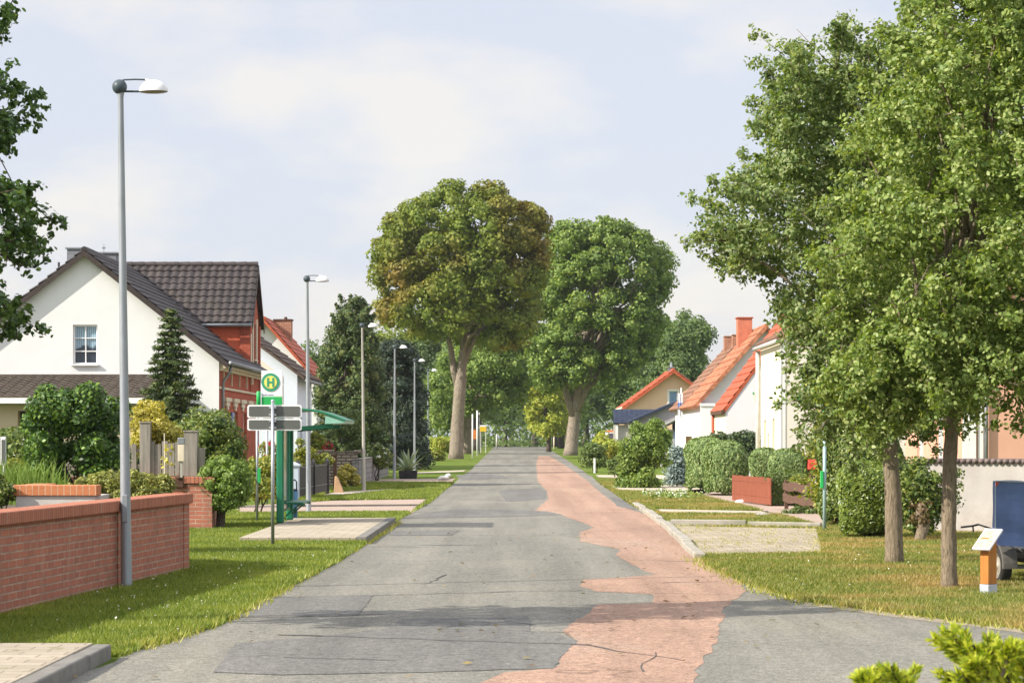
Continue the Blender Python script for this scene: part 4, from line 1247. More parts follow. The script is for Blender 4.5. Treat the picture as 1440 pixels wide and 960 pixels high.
# layered stone wall, block wall
d = 92.0
root = thing('dry_stone_wall', 'pale layered dry stone garden wall with plants on top', 'wall', (X(440, d), d, gz(d)))
mb = MB(); mb.bx(-.6, X(502, d) - X(440, d), 0, .5, -.1, Z(637, d)); mb.bx(-.6, X(452, d) - X(440, d), -.1, .45, -.1, Z(633, d))
mb.build('wall_body', M['drystone'], root)
mb = MB()
x = -.6
while x < X(500, d) - X(440, d):
    s = random.uniform(.25, .45); mb.bx(x, x + s - .02, -.05, .5, Z(637, d) + .003, Z(637, d) + random.uniform(.05, .12)); x += s
mb.build('coping_stone', M['drystone'], root, bevel=.02)
a, b = Vector((X(505, 91), 91, 0)), Vector((X(546, 112), 112, .08))
root = thing('block_wall', 'low grey concrete block wall running away beside the verge', 'wall', a, math.atan2((b - a).y, (b - a).x)); L = (b - a).length
mb = MB(); mb.bx(0, L, 0, .24, -.1, .92); mb.build('wall_body', M['blockwall'], root)
mb = MB(); mb.bx(-.02, L + .02, -.03, .27, .923, .97); mb.build('coping', M['kerb_dark'], root, bevel=.01)
d = 81; c = Vector((X(471, d), d, 0))
root = thing('standing_stone', 'triangular brown sandstone block standing beside the path', 'stone', (X(476.5, 79.5), 79.5, 0))
mb = MB(); mb.prism([(-.16, 0, -.05), (.16, 0, -.05), (.12, 0, .1), (-.05, 0, .50), (-.13, 0, .53)], (0, .22, 0)); mb.build('stone_body', M['sandstone'], root, bevel=.03)
root = thing('wooden_post', 'dark brown wooden post with cross bar behind the triangular stone', 'post', (X(471, 82), 82, 0))
mb = MB(); mb.bx(-.055, .055, -.05, .05, 0, Z(641, 82)); mb.build('post_shaft', M['wood_dark'], root, bevel=.008)
mb = MB(); mb.bx(-.09, .09, -.08, .08, Z(641, 82) + .002, Z(641, 82) + .04); mb.build('cap', M['wood_dark'], root, bevel=.008)
c = G(624, 675)
root = thing('white_stone', 'elongated white stone lying on the left verge past the agave', 'stone', c)
mb = MB(); mb.sphere((0, 0, .10), .14, 12, 8, (1.5, 1.0, .62)); mb.sphere((.18, .1, .19), .10, 10, 7, (1.2, 1.0, .8)); mb.sphere((-.14, -.02, .06), .09, 10, 6, (1.3, 1, .6)); mb.build('stone_body', M['whitestone'], root, smooth=True)

# potted agave
c = G(574, 673); 
root = thing('potted_agave', 'large striped agave in a dark square tub on the verge', 'potted plant', c)
mb = MB(); mb.add([(-.34, -.3, 0), (.34, -.3, 0), (.34, .3, 0), (-.34, .3, 0), (-.38, -.34, .34), (.38, -.34, .34), (.38, .34, .34), (-.38, .34, .34)], [(0, 1, 5, 4), (1, 2, 6, 5), (2, 3, 7, 6), (3, 0, 4, 7), (4, 5, 6, 7)]); mb.build('tub', M['fence_dark'], root, bevel=.02)
mb = MB()
for i in range(34):
    a = i * 2.399; tilt = .12 + 1.05 * (i / 34) ** .8; l = random.uniform(.8, 1.1); wd = .055
    h = Vector((math.cos(a), math.sin(a), 0)); s = Vector((-math.sin(a), math.cos(a), 0)); ps = []
    for t in (0, .3, .6, .85, 1):
        q = tilt * (1 + .35 * t); p = Vector((0, 0, .32)) + h * (l * t * math.sin(q) + .05) + Vector((0, 0, l * t * math.cos(q)))
        ps.append((p, wd * (1, 1.15, .95, .5, .04)[(0, .3, .6, .85, 1).index(t)]))
    o = len(mb.v)
    for p, k in ps: mb.v += [tuple(p + s * k), tuple(p - h * k * .25 - Vector((0, 0, .01))), tuple(p - s * k)]
    for j in range(4):
        for m_ in range(2): mb.f.append((o + 3 * j + m_, o + 3 * j + m_ + 1, o + 3 * j + m_ + 4, o + 3 * j + m_ + 3))
mb.build('leaves', M['leaf_agave'], root, fix=False)

# fallen leaves
n = 420
P = np.vstack([np.stack([rng.uniform(2.6, 8.5, 260), rng.uniform(22, 40, 260), 0 * rng.random(260) + .03], 1), np.stack([rng.uniform(-4.2, 2.6, 160), rng.uniform(17.5, 45, 160), 0 * rng.random(160) + .022], 1)])
P[:, 2] += .02 * rng.random(n) * (P[:, 0] > 3.2)
Nn = unit(n) * .35 + np.array([0, 0, 1.]); Nn /= np.linalg.norm(Nn, axis=1)[:, None]
o = leaf_obj('fallen_leaves', P, Nn, .06, leafmat('leaf_fallen', [(.16, .08, .03), (.26, .15, .05), (.30, .22, .08), (.14, .15, .04)], .15), None, (0, 0, 0)); tag(o, 'scattered brown fallen leaves on the verge and road', 'fallen leaves', kind='stuff')
# ------------------------------------------------------------------ houses
def window(root, O, U, V, r, inset=.10, cols=2, rows=2, fw=.06, fmat=None, gmat=None, sill=None, bars=.03, curtain=None, name='window'):
    O, U, V = Vector(O), Vector(U), Vector(V); N = U.cross(V); R = Matrix((U, V, N)).transposed()
    u0, v0, u1, v1 = r; e = .004
    def bar(mb, a0, b0, a1, b1, k, t): mb.box(O + U * (a0 + a1) / 2 + V * (b0 + b1) / 2 - N * k, (a1 - a0, b1 - b0, t), M=R)
    mb = MB()
    bar(mb, u0 + e, v0 + e, u0 + fw, v1 - e, inset, .06); bar(mb, u1 - fw, v0 + e, u1 - e, v1 - e, inset, .06)
    bar(mb, u0 + fw, v0 + e, u1 - fw, v0 + fw, inset, .06); bar(mb, u0 + fw, v1 - fw, u1 - fw, v1 - e, inset, .06)
    for i in range(1, cols):
        x = u0 + (u1 - u0) * i / cols; bar(mb, x - bars / 2, v0 + fw, x + bars / 2, v1 - fw, inset - .005, .05)
    for j in range(1, rows):
        y = v0 + (v1 - v0) * j / rows
        for i in range(cols):
            a = u0 + (u1 - u0) * i / cols + (fw if i == 0 else bars / 2); b2 = u0 + (u1 - u0) * (i + 1) / cols - (fw if i == cols - 1 else bars / 2)
            bar(mb, a, y - bars / 2, b2, y + bars / 2, inset - .004, .045)
    f = mb.build(name, fmat or M['frame_white'], root)
    mb = MB(); bar(mb, u0 + .01, v0 + .01, u1 - .01, v1 - .01, inset + .035, .01); mb.build('pane', gmat or M['glass'], f)
    if sill:
        mb = MB(); bar(mb, u0 - .05, v0 - .05, u1 + .05, v0 - .003, -.03, .14); mb.build('sill', sill, f, bevel=.006)
    return f

UX, UY, UZ = Vector((1, 0, 0)), Vector((0, 1, 0)), Vector((0, 0, 1))

TILE = dict(amp=.05, step=.045)
def gable_house(root, w, dep, eave, ridge, wm, rm, holes=(), side_holes=(), sgn=-1, oh=.3, eo=.35, sidem=None, lift=.13, period=.26, row=.34, barge=None, wallname='wall'):
    """gable towards the camera; the street side is x = 0, the house spreads to sgn * w"""
    x0, x1 = (-w, 0) if sgn < 0 else (0, w); xm = (x0 + x1) / 2
    sl = (ridge - eave) / (w / 2)
    mb = MB()
    gp = [(x0, 0), (x1, 0), (x1, eave), (xm, ridge), (x0, eave)]
    mb.panel((0, 0, 0), UX, UZ, gp, holes)
    mb.panel((0, dep, 0), -UX, UZ, [(-a, b) for a, b in gp])
    if sgn < 0: mb.panel((x0, dep, 0), -UY, UZ, [(0, 0), (dep, 0), (dep, eave), (0, eave)])
    else: mb.panel((x1, 0, 0), UY, UZ, [(0, 0), (dep, 0), (dep, eave), (0, eave)])
    sm = mb if sidem is None else MB()
    if sgn < 0: sm.panel((0, 0, 0), UY, UZ, [(0.002, 0), (dep, 0), (dep, eave), (0.002, eave)], side_holes)
    else: sm.panel((0, dep, 0), -UY, UZ, [(0, 0), (dep - .002, 0), (dep - .002, eave), (0, eave)], side_holes)
    mb.build(wallname, wm, root)
    if sidem is not None: sm.build('facade', sidem, root)
    r = MB(); zr = ridge + lift; 
    for s, xe in ((1, x1 + eo), (-1, x0 - eo)):
        ze = eave - sl * eo + lift
        r.tiles((xe, -oh, ze), (xe, dep + oh, ze), (xm, -oh, zr), period, row, TILE['amp'], TILE['step'])
    rp = [(xm, -oh + i * (dep + 2 * oh) / 24, zr + .01) for i in range(25)]
    for i in range(24):
        a, b = rp[i], rp[i + 1]; r.tube([a, (b[0], b[1] + .03, b[2])], [.10, .115], 8)
    ro = r.build('roof', rm, root)
    if barge:
        b = MB()
        for xe in (x1 + eo, x0 - eo):
            ze = eave - sl * eo + lift
            b.prism([(xe, -oh - .03, ze - .02), (xm, -oh - .03, zr - .02), (xm, -oh - .03, zr - .20), (xe, -oh - .03, ze - .20)], (0, .027, 0))
        b.build('bargeboard', barge, root)
    return ro

def chimney(parent, c, size, mat, capmat, caph=.06, pots=0):
    mb = MB(); mb.bx(c[0] - size[0] / 2, c[0] + size[0] / 2, c[1] - size[1] / 2, c[1] + size[1] / 2, c[2] - size[2], c[2])
    o = mb.build('chimney', mat, parent)
    mb = MB(); mb.bx(c[0] - size[0] / 2 - .05, c[0] + size[0] / 2 + .05, c[1] - size[1] / 2 - .05, c[1] + size[1] / 2 + .05, c[2] + .003, c[2] + caph)
    for k in range(pots): mb.tube([(c[0] - .12 + .25 * k, c[1], c[2] + caph), (c[0] - .12 + .25 * k, c[1], c[2] + caph + .22)], .07, 8)
    return o, mb

# curtained window glass
m, nt, b, _ = newmat('curtained_glass')
co = coords(nt); sp = nt.nodes.new('ShaderNodeSeparateXYZ'); nt.links.new(co, sp.inputs[0])
wv = nt.nodes.new('ShaderNodeTexWave'); wv.inputs['Scale'].default_value = 5; wv.inputs['Distortion'].default_value = 2.0; wv.inputs['Detail'].default_value = 2
nt.links.new(coords(nt, 'Object', (1, 1, .06)), wv.inputs[0])
fol = ramp(nt, wv.outputs[0], [(.1, (.16, .26, .34)), (.9, (.34, .46, .54))])
th = nt.nodes.new('ShaderNodeMath'); th.operation = 'ADD'; nt.links.new(sp.outputs[2], th.inputs[0])
nn = nt.nodes.new('ShaderNodeMath'); nn.operation = 'MULTIPLY'; nn.inputs[1].default_value = .5; nt.links.new(noise(nt, coords(nt), 4, 3), nn.inputs[0]); nt.links.new(nn.outputs[0], th.inputs[1])
mr = nt.nodes.new('ShaderNodeMapRange'); mr.inputs[1].default_value = 4.72; mr.inputs[2].default_value = 4.80; nt.links.new(th.outputs[0], mr.inputs[0])
nt.links.new(mixc(nt, mr.outputs[0], (.025, .035, .05), fol), b.inputs['Base Color']); b.inputs['Roughness'].default_value = .12; b.inputs['Specular IOR Level'].default_value = .6
M['glass_curtain'] = m

# --- left: white gable with red street facade and cross gable
d = 79.0; C0 = Vector((X(308, d), d, 0)); lx = lambda p, dd=d: X(p, dd) - C0.x
house = thing('white_gable_house', 'white rendered gable house with dark tiled roof and red brick street front', 'house', C0)
wr = (lx(102.5), Z(512, d), lx(137), Z(456.5, d))
EV, RG, WD, DP = 4.13, 7.36, 8.26, 12.4
side_w = [(1.6, .9, 2.6, 2.55), (4.4, .9, 5.4, 2.55), (7.2, .9, 8.2, 2.55)]
gable_house(house, WD, DP, EV, RG, M['plaster_white'], M['roof_dark'], holes=[wr], side_holes=side_w, sidem=M['facade_red'], oh=.21, eo=.30, barge=M['bargeboard'], period=.30, row=.36)
window(house, (0, 0, 0), UX, UZ, wr, .13, 2, 3, .05, gmat=M['glass_curtain'], sill=M['plaster_white'])
for r in side_w: window(house, (0, 0, 0), UY, UZ, r, .12, 2, 2, .06, sill=M['trim_cream'])
mb = MB(); mb.bx(.004, .05, .02, DP, 3.22, 3.29); mb.build('string_course', M['trim_cream'], house)
for k in range(5):
    y = 2.1 + 2.3 * k
    mb = MB(); mb.bx(.004, .09, y - .75, y + .75, 2.86, 2.98); mb.bx(.004, .06, y - .50, y + .50, 2.72, 2.857); mb.bx(.004, .06, y - .18, y + .18, 2.60, 2.717); mb.build('window_hood', M['trim_cream'], house)
for k in range(4):
    mb = MB(); y = 1.1 + 2.3 * k; mb.bx(.004, .045, y - .05, y + .05, 3.36, 3.82); mb.build('wall_strip', M['trim_cream'], house)
mb = MB(); mb.bx(.004, .22, .05, DP, 3.86, 4.02); mb.bx(.004, .12, .05, DP, 3.78, 3.857); mb.build('cornice', M['trim_cream'], house)
mb = MB(); mb.tube([(.40, -.3, 4.00), (.40, DP + .3, 4.0)], .075, 10); mb.build('gutter', M['gutter'], house, smooth=True)
mb = MB(); mb.tube([(.36, .3, 3.97), (.30, .3, 3.72), (.10, .3, 3.45), (.09, .3, 3.2), (.09, .3, 0)], .05, 10); mb.build('downspout', M['gutter'], house, smooth=True)
mb = MB(); mb.box((.03, 3.6, 2.36), (.03, .75, .34)); pl = mb.build('number_plate', simple('plate_blue', (.03, .10, .42), .4), house)
for i, ch in enumerate('23'):
    cu = bpy.data.curves.new('digit', 'FONT'); cu.body = ch; cu.size = .34; cu.extrude = .004; cu.align_x = 'CENTER'
    cu.materials.append(M['sign_white']); t0 = bpy.data.objects.new('digit', cu); me_ = bpy.data.meshes.new_from_object(t0); bpy.data.objects.remove(t0); t = bpy.data.objects.new('digit', me_); COL.objects.link(t); t.parent = pl; t.location = (.052, 3.47 + .24 * i, 2.25); t.rotation_euler = (PI / 2, 0, PI / 2)
# chimneys
roof = [o for o in house.children if o.name.startswith('roof')][0]
for px0, px1, py, dd in ((92, 117, 350, 84.2), (136, 165, 356.5, 84.6)):
    x = (lx(px0, dd) + lx(px1, dd)) / 2; wdt = lx(px1, dd) - lx(px0, dd)
    o, mb = chimney(roof, (x, dd - d + .35, Z(py, dd)), (wdt - .1, .7, 1.5), M['slate_clad'], M['zinc'], .05); mb.build('chimney_cap', M['zinc'], o if False else roof)
mb = MB(); xx = lx(144, 84.6); mb.tube([(xx, 5.9, 7.6), (xx, 5.9, 8.12)], .012, 6); mb.bx(xx - .06, xx + .06, 5.88, 5.92, 7.98, 8.02); mb.build('antenna', M['gutter'], roof)
mb = MB(); xx = lx(83.5, 80); mb.tube([(xx, .9, 6.2), (xx, .9, Z(369, 80))], .035, 8); mb.build('vent_pipe', M['roof_dark'], roof)
# cross gable (towards the street)
y0, y1 = 88.2 - d, 91.7 - d; ym = (y0 + y1) / 2; ze, zr = 5.80, 7.62; xs = -.02
mb = MB(); mb.panel((xs, y0, 0), UY, UZ, [(0, 0), (y1 - y0, 0), (y1 - y0, ze), ((y1 - y0) / 2, zr - .1), (0, ze)], [(1.25, 4.45, 2.25, 5.7)])
mb.build('cross_gable_front', M['facade_red'], house)
window(house, (xs, y0, 0), UY, UZ, (1.25, 4.45, 2.25, 5.7), .12, 2, 2, .06, sill=M['trim_cream'])
for ya, yb in ((y0, y0 + .2), (y1 - .2, y1)):
    mb = MB(); mb.bx(-3.3, xs - .003, ya, yb, 3.6, ze); mb.build('cross_gable_wall', M['plaster_red'], house)
mb = MB(); mb.bx(-3.3, xs, y0 - .10, y0 - .003, ze - .26, ze); mb.build('frieze', M['trim_grey'], house)
mb = MB(); mb.bx(xs - .30, xs + .05, y0 - .05, y0 - .003, 3.6, ze - .263); mb.bx(xs + .004, xs + .06, y0 - .003, y0 + .3, 3.3, ze - .1); mb.build('pilaster', M['facade_red'], house)
mb = MB(); mb.bx(xs + .004, xs + .06, y1 - .3, y1, 3.3, ze - .1); mb.build('pilaster', M['facade_red'], house)
mb = MB(); mb.bx(xs + .004, xs + .05, y0 + 1.0, y0 + 1.22, 4.2, 5.9); mb.bx(xs + .004, xs + .05, y0 + 2.28, y0 + 2.5, 4.2, 5.9); mb.bx(xs + .004, xs + .12, y0 + .0, y0 + .32, 3.55, 3.80); mb.bx(xs + .004, xs + .07, y0, y0 + .28, 3.8, 5.3); mb.build('surround', M['trim_cream'], house)
r = MB(); ov = .14; xL = -5.6; sl = (zr - ze) / (ym - y0); eo = .28
for ye in (y0 - eo, y1 + eo):
    zE = ze - sl * eo + .15; r.tiles((xs + ov, ye, zE), (xL, ye, zE), (xs + ov, ym, zr + .15), .27, .33, .045, .035)
for i in range(14):
    a = xs + ov - i * .4; r.tube([(a, ym, zr + .17), (a - .43, ym, zr + .17)], [.115, .10], 8)
r.build('cross_gable_roof', M['roof_dark'], house)
b = MB()
for ye in (y0 - eo, y1 + eo):
    zE = ze - sl * eo + .15; b.prism([(xs + ov + .003, ye, zE), (xs + ov + .003, ym, zr + .15), (xs + ov + .003, ym, zr - .07), (xs + ov + .003, ye, zE - .20)], (.03, 0, 0))
b.build('bargeboard', M['bargeboard'], house)
mb = MB(); mb.tube([(xs + ov, y0 - eo - .07, ze - sl * eo + .08), (-2.6, y0 - eo - .07, ze - sl * eo + .06)], .06, 8); mb.tube([(-2.35, y0 - .3, 5.5), (-2.35, y0 - .1, 5.2), (-2.35, y0 - .1, 4.7)], .05, 8); mb.build('gutter', M['gutter'], house, smooth=True)
# porch in front of the gable
dp = 75.2; xr = lx(205, dp); zt, zb = Z(529, 79), Z(559, dp)
r = MB(); xl = -9.6; A = (xr, dp - d - .25, zb); 
r.tiles((xr - .0, dp - d - .25, zb), (xl, dp - d - .25, zb), (xr - .0, -.02, zt), .30, .36, .04, .035)
ro = r.build('porch_roof', M['roof_porch'], house)
mb = MB(); mb.tube([(xr + .02, dp - d - .25, zb + .02), (xr + .02, -.05, zt + .03)], .10, 8); mb.bx(xl, xr, -.16, -.006, zt - .02, zt + .06); mb.build('ridge_tiles', M['roof_porch'], ro)
mb = MB(); mb.bx(xl, xr + .06, dp - d - .34, dp - d - .255, zb - .17, zb - .01); mb.build('fascia', M['frame_white'], house)
mb = MB(); mb.panel((xl, dp - d + .1, 0), UX, UZ, [(0, 0), (xr - xl - .2, 0), (xr - xl - .2, zb - .2), (0, zb - .2)], [(lx(24, dp) - xl, 0.01, lx(58, dp) - xl, Z(577, dp))], .3)
mb.panel((xr - .2, dp - d + .1, 0), UY, UZ, [(0, 0), (d - dp - .1, 0), (d - dp - .1, zb - .2), (0, zb - .2)]); mb.build('porch_wall', M['plaster_beige'], house)
mb = MB(); mb.bx(lx(24, dp) + .02, lx(58, dp) - .02, dp - d + .36, dp - d + .42, .01, Z(578, dp)); dr = mb.build('door', M['dark_opening'], house)

# --- blue-white house
d = 98.0; C0 = Vector((X(418, d), d, gz(98))); lx = lambda p: X(p, d) - C0.x
house = thing('blue_white_house', 'pale blue rendered house with cream gable band and brown roof', 'house', C0)
EV, RG, WD = Z(527, d) - C0.z, Z(527, d) - C0.z + .74 * 4.0, 8.0
wr = (lx(345), Z(523, d) - C0.z, lx(361.5), Z(509, d) - C0.z)
gable_house(house, WD, 7.0, EV, RG, M['plaster_blue'], M['roof_brown'], holes=[wr], side_holes=[(1.2, 1.0, 2.3, 2.5), (4.2, 1.0, 5.3, 2.5)], oh=.22, eo=.32, period=.30, row=.42)
window(house, (0, 0, 0), UX, UZ, wr, .1, 1, 1, .04, gmat=M['glass_dark'])
for r in ((1.2, 1.0, 2.3, 2.5), (4.2, 1.0, 5.3, 2.5)): window(house, (0, 0, 0), UY, UZ, r, .1, 2, 1, .06)
mb = MB(); mb.bx(lx(340), lx(365.5), -.10, -.003, Z(532, d) - C0.z, Z(527, d) - C0.z); mb.build('sill', M['wall_blue'], house)
mb = MB(); k = .62; bw = .30
for (xa, za, xb, zb_) in ((-.55, EV - .35, -3.9, EV - .35 + .74 * 3.35),):
    mb.prism([(xa, -.004, za), (xb, -.004, zb_), (xb, -.004, zb_ + bw), (xa + .0, -.004, za + bw)], (0, -.012, 0))
mb.bx(-.55 - .28, -.552, -.016, -.004, 0, EV - .37)
mb.build('painted_band', simple('band_cream', (.80, .70, .58), .9, var=.03), house)
mb = MB(); mb.tube([(.36, -.2, EV - .22), (.36, 7.2, EV - .22)], .07, 8); mb.build('gutter', M['gutter'], house, smooth=True)

# --- white house with red roof behind it
d = 125.0; xa = X(372, d); hw = 2.55; zb0 = gz(d); C0 = Vector((xa + hw, d, zb0))
house = thing('red_roof_house', 'white gable house with bright red tiled roof and brick chimney', 'house', C0)
rz_, ev_ = Z(452, d) - zb0, Z(452, d) - zb0 - hw * 1.13
ro = gable_house(house, 2 * hw, 9, ev_, rz_, M['plaster_white'], M['roof_red'], oh=.3, eo=.25, period=.3, row=.38, barge=M['roof_red'])
xx = X(398.5, 129) - C0.x; o, mb = chimney(ro, (xx, 4, Z(451, 129) - zb0), (.86, .8, 2.4), M['brick_chimney'], None, .07); mb.build('chimney_cap', M['wood_dark'], ro)
mb = MB(); mb.tube([(xx + .12, 4, Z(451, 129) - zb0 + .07), (xx + .12, 4, Z(447, 129) - zb0 + .05)], .08, 8); mb.build('chimney_pot', M['wood_dark'], ro)
window(house, (-hw, -.02, 0), UX, UZ, (-.45, 3.0, .45, 4.1), -.02, 2, 1, .06)

# --- right: cream house nearest
d = 79.0; C0 = Vector((X(1100, d), d, 0)); XR = C0.x
house = thing('cream_house', 'cream and white rendered house behind the hedges at the right', 'house', C0)
sh = [(2.3, .95, 3.0, 2.32), (4.05, .95, 4.5, 1.85), (5.05, .95, 5.75, 2.30)]
dep = 6.9; shr = [(dep - b, c, dep - a, e) for a, c, b, e in sh]
ro = gable_house(house, 6.0, dep, 4.72, 6.5, M['plaster_right'], M['roof_old'], side_holes=shr, sgn=1, oh=.12, eo=.12, sidem=M['plaster_cream'])
for r in shr: window(house, (0, dep, 0), -UY, UZ, r, .14, 1, 1, .06, gmat=M['glass_dark'], fmat=M['trim_cream'])
mb = MB(); mb.bx(-.05, .10, -.02, -.003, 0, 4.6); mb.bx(-.02, -.004, -.02, .3, 0, 4.6); mb.build('corner_strip', M['trim_white'], house)
mb = MB(); mb.bx(1.05, 1.35, -.012, -.003, 0, 3.0); mb.build('painted_strip', simple('strip_yellow', (.78, .68, .30), .9, var=.04), house)
mb = MB(); mb.tube([(-.10, dep - .1, 4.62), (-.10, dep - .1, 0)], .075, 10); mb.build('downspout', M['concrete'], house, smooth=True)
mb = MB(); mb.tube([(-.2, -.1, 4.68), (-.2, dep + .1, 4.68)], .07, 8); mb.build('gutter', M['concrete'], house, smooth=True)
root = thing('wall_flag', 'small pale flag with green emblem hanging from a rod on the cream house', 'flag', Vector((X(1068, 86), 85.8, Z(549, 86))))
mb = MB(); mb.tube([(0, 0, 0), (-.24, -.05, .06)], .012, 6); mb.build('rod', M['concrete'], root)
mb = MB(); mb.v = [(-.13, -.03, .03), (-.30, -.06, .10), (-.15, -.05, -.20), (-.28, -.10, -.12), (-.17, -.02, -.42), (-.20, -.06, -.40)]; mb.f = [(0, 1, 3, 2), (2, 3, 5, 4)]; o = mb.build('cloth', M['flag_cloth'], root); so_ = o.modifiers.new('thick', 'SOLIDIFY'); so_.thickness = .008
mb = MB(); mb.prism([(-.19, -.072, -.06), (-.25, -.095, -.04), (-.26, -.105, -.12), (-.20, -.085, -.16)], (0, -.006, 0)); mb.build('emblem', M['sign_ring'], o)

# --- small red roof, white gable
d = 95.0; C0 = Vector((X(1020, d), d, gz(d)))
house = thing('small_red_roof_house', 'low white gabled annexe with narrow red roof and cream front', 'house', C0)
sh = [(1.1, .8, 1.75, 1.95), (3.1, .8, 3.75, 1.95)]; dep = 5.2; shr = [(dep - b, c, dep - a, e) for a, c, b, e in sh]
ev_ = Z(577, d) - C0.z
gable_house(house, 5.2, dep, ev_, ev_ + 2.6 * 1.36, M['plaster_lav'], M['roof_red'], side_holes=shr, sgn=1, oh=.03, eo=.10, sidem=M['plaster_cream'], lift=.10, period=.28)
for r in shr: window(house, (0, dep, 0), -UY, UZ, r, .14, 1, 1, .06, gmat=M['glass_dark'], fmat=M['trim_cream'])
mb = MB(); mb.beam((-.09, -.05, ev_ - .05), (-.09, dep, ev_ - .05), .12, .14); mb.build('gutter', M['wood_dark'], house)
mb = MB(); mb.tube([(-.05, dep - .05, ev_), (-.05, dep - .05, 0)], .06, 8); mb.build('downspout', M['facade_red'], house, smooth=True)

# --- orange roof
d = 108.0; C0 = Vector((X(985, d), d, gz(d)))
house = thing('orange_roof_house', 'long white house with weathered orange tiled roof and brick chimneys', 'house', C0)
dep = 8.2; ev_ = Z(566, d) - C0.z; hw = 2.75; rg = ev_ + hw * 1.12
ro = gable_house(house, 2 * hw, dep, ev_, rg, M['plaster_lav'], M['roof_orange'], sgn=1, oh=.32, eo=.28, period=.30, row=.46)
mb = MB(); mb.beam((-.28, -.35, ev_ - .22), (hw, -.35, rg + .10), .05, .16); mb.build('verge_tiles', M['roof_orange'], ro)
mb = MB(); mb.bx(-.03, .55, -.5, -.003, 0, ev_ - .15); mb.bx(-.06, .58, -.55, -.0, ev_ - .147, ev_ - .03); mb.build('corner_pier', M['trim_white'], house)
for px0, px1, py, dd in ((1036.5, 1056.5, 448, 113),):
    o, mb = chimney(ro, ((X(px0, dd) + X(px1, dd)) / 2 - C0.x, dd - d, Z(py, dd) - C0.z), (X(px1, dd) - X(px0, dd), .9, 2.0), simple('chimney_red', (.50, .17, .10), .8, var=.15, scale=4), None, .05); mb.build('chimney_cap', M['roof_red'], ro)
d2 = d + dep + .3; C1 = Vector((X(985, d) + .03, d2, gz(d2)))
house = thing('brown_roof_house', 'white house with dull brown tiled roof adjoining the orange roof', 'house', C1)
ev2 = ev_ - .02; ro = gable_house(house, 2 * hw, 8.5, ev2, rg - .03, M['plaster_lav'], M['roof_old'], sgn=1, oh=.02, eo=.28, period=.28, row=.36)
for px0, px1, py, dd in ((1018, 1029, 473, 121), (1029.5, 1035, 471, 118.5)):
    o, mb = chimney(ro, ((X(px0, dd) + X(px1, dd)) / 2 - C1.x, dd - d2, Z(py, dd) - C1.z), (X(px1, dd) - X(px0, dd), .6, 1.4), M['brick_chimney'], None, .05); mb.build('chimney_cap', M['concrete'], ro)
mb = MB(); mb.beam((-.30, .0, ev2 - .16), (hw - .1, 0, rg + .12), .14, .10); mb.build('party_wall_ridge', M['roof_brown'], ro)

# --- peach gable far right
d = 165.0; xa = X(947, d); hw = 3.15; C0 = Vector((xa - hw, d, gz(d)))
house = thing('peach_house', 'peach rendered gable house with blue attic window and red roof edge', 'house', C0)
rg = Z(523, d) - C0.z; ev_ = rg - hw * .73
wr = (X(940.5, d) - C0.x, Z(573, d) - C0.z, X(953, d) - C0.x, Z(549.5, d) - C0.z)
ro = gable_house(house, 2 * hw, 9, ev_, rg, M['plaster_peach'], M['roof_red'], sgn=1, holes=[wr], oh=.45, eo=.15, period=.32, row=.42, barge=M['roof_red'])
window(house, (0, 0, 0), UX, UZ, wr, .1, 1, 1, .05, gmat=M['glass_blue'])
e = .10; mb = MB(); mb.bx(wr[0] - e, wr[0] - .003, -.03, -.003, wr[1], wr[3] + e); mb.bx(wr[2] + .003, wr[2] + e, -.03, -.003, wr[1], wr[3] + e); mb.bx(wr[0], wr[2], -.03, -.003, wr[3] + .003, wr[3] + e); mb.build('window_surround', M['trim_white'], house)
o, mb = chimney(ro, (X(946, d) - C0.x, 1.5, Z(516, d) - C0.z), (.42, .42, 1.0), M['zinc'], None, .04); mb.tube([(X(946, d) - C0.x, 1.5, Z(516, d) - C0.z), (X(946, d) - C0.x, 1.5, Z(508, d) - C0.z)], [.10, .05], 8); mb.build('chimney_cap', M['zinc'], ro)
mb = MB(); mb.tube([(-.18, -.4, ev_ - .02), (-.18, 9, ev_ - .02)], .08, 8); mb.tube([(-.12, -.02, ev_ - .1), (-.02, -.05, ev_ - .5), (-.02, -.05, 0)], .05, 8); mb.build('gutter', M['trim_cream'], house, smooth=True)
# flat dark carport and lean-to
d = 150.0; z0 = gz(d); C0 = Vector((X(863, d), d, z0)); lx = lambda p, dd=d: X(p, dd) - C0.x; zz = lambda py, dd=d: Z(py, dd) - z0
root = thing('carport', 'carport with deep navy slate front below the peach gable', 'carport', C0)
r = MB(); r.tiles((0, 0, zz(594.5)), (lx(926), 0, zz(594.5)), (0, 1.0, Z(575.5, d + 1) - z0), .3, .22, .012, .012); r.build('roof', M['slate_blue'], root)
for x in (.12, lx(905)):
    mb = MB(); mb.bx(x, x + .14, .1, .24, 0, zz(596)); mb.build('post', M['trim_white'], root)
mb = MB(); mb.bx(0, lx(926), .3, .5, 0, zz(597)); mb.build('back_wall', M['plaster_grey'], root)
d = 140.0; z0 = gz(d); C0 = Vector((X(886, d), d, z0)); lx = lambda p, dd=d: X(p, dd) - C0.x; zz = lambda py, dd=d: Z(py, dd) - z0
root = thing('lean_to_shed', 'grey lean-to shed with dark sloping roof edge and blue wall', 'shed', C0)
mb = MB(); mb.prism([(lx(887), 0, zz(593)), (lx(958), 0, zz(563)), (lx(958), 0, zz(590)), (lx(930), 0, zz(603)), (lx(887), 0, zz(601))], (0, 3, 0)); mb.build('gable_board', M['roof_grey'], root)
mb = MB(); mb.beam((lx(884), 1.4, zz(593.5)), (lx(959), 1.4, zz(562)), 3.3, .12); mb.build('roof', M['slate_blue'], root)
mb = MB(); mb.bx(lx(930), lx(949), .3, 2.6, 0, zz(604)); mb.build('shed_wall', M['plaster_grey'], root)
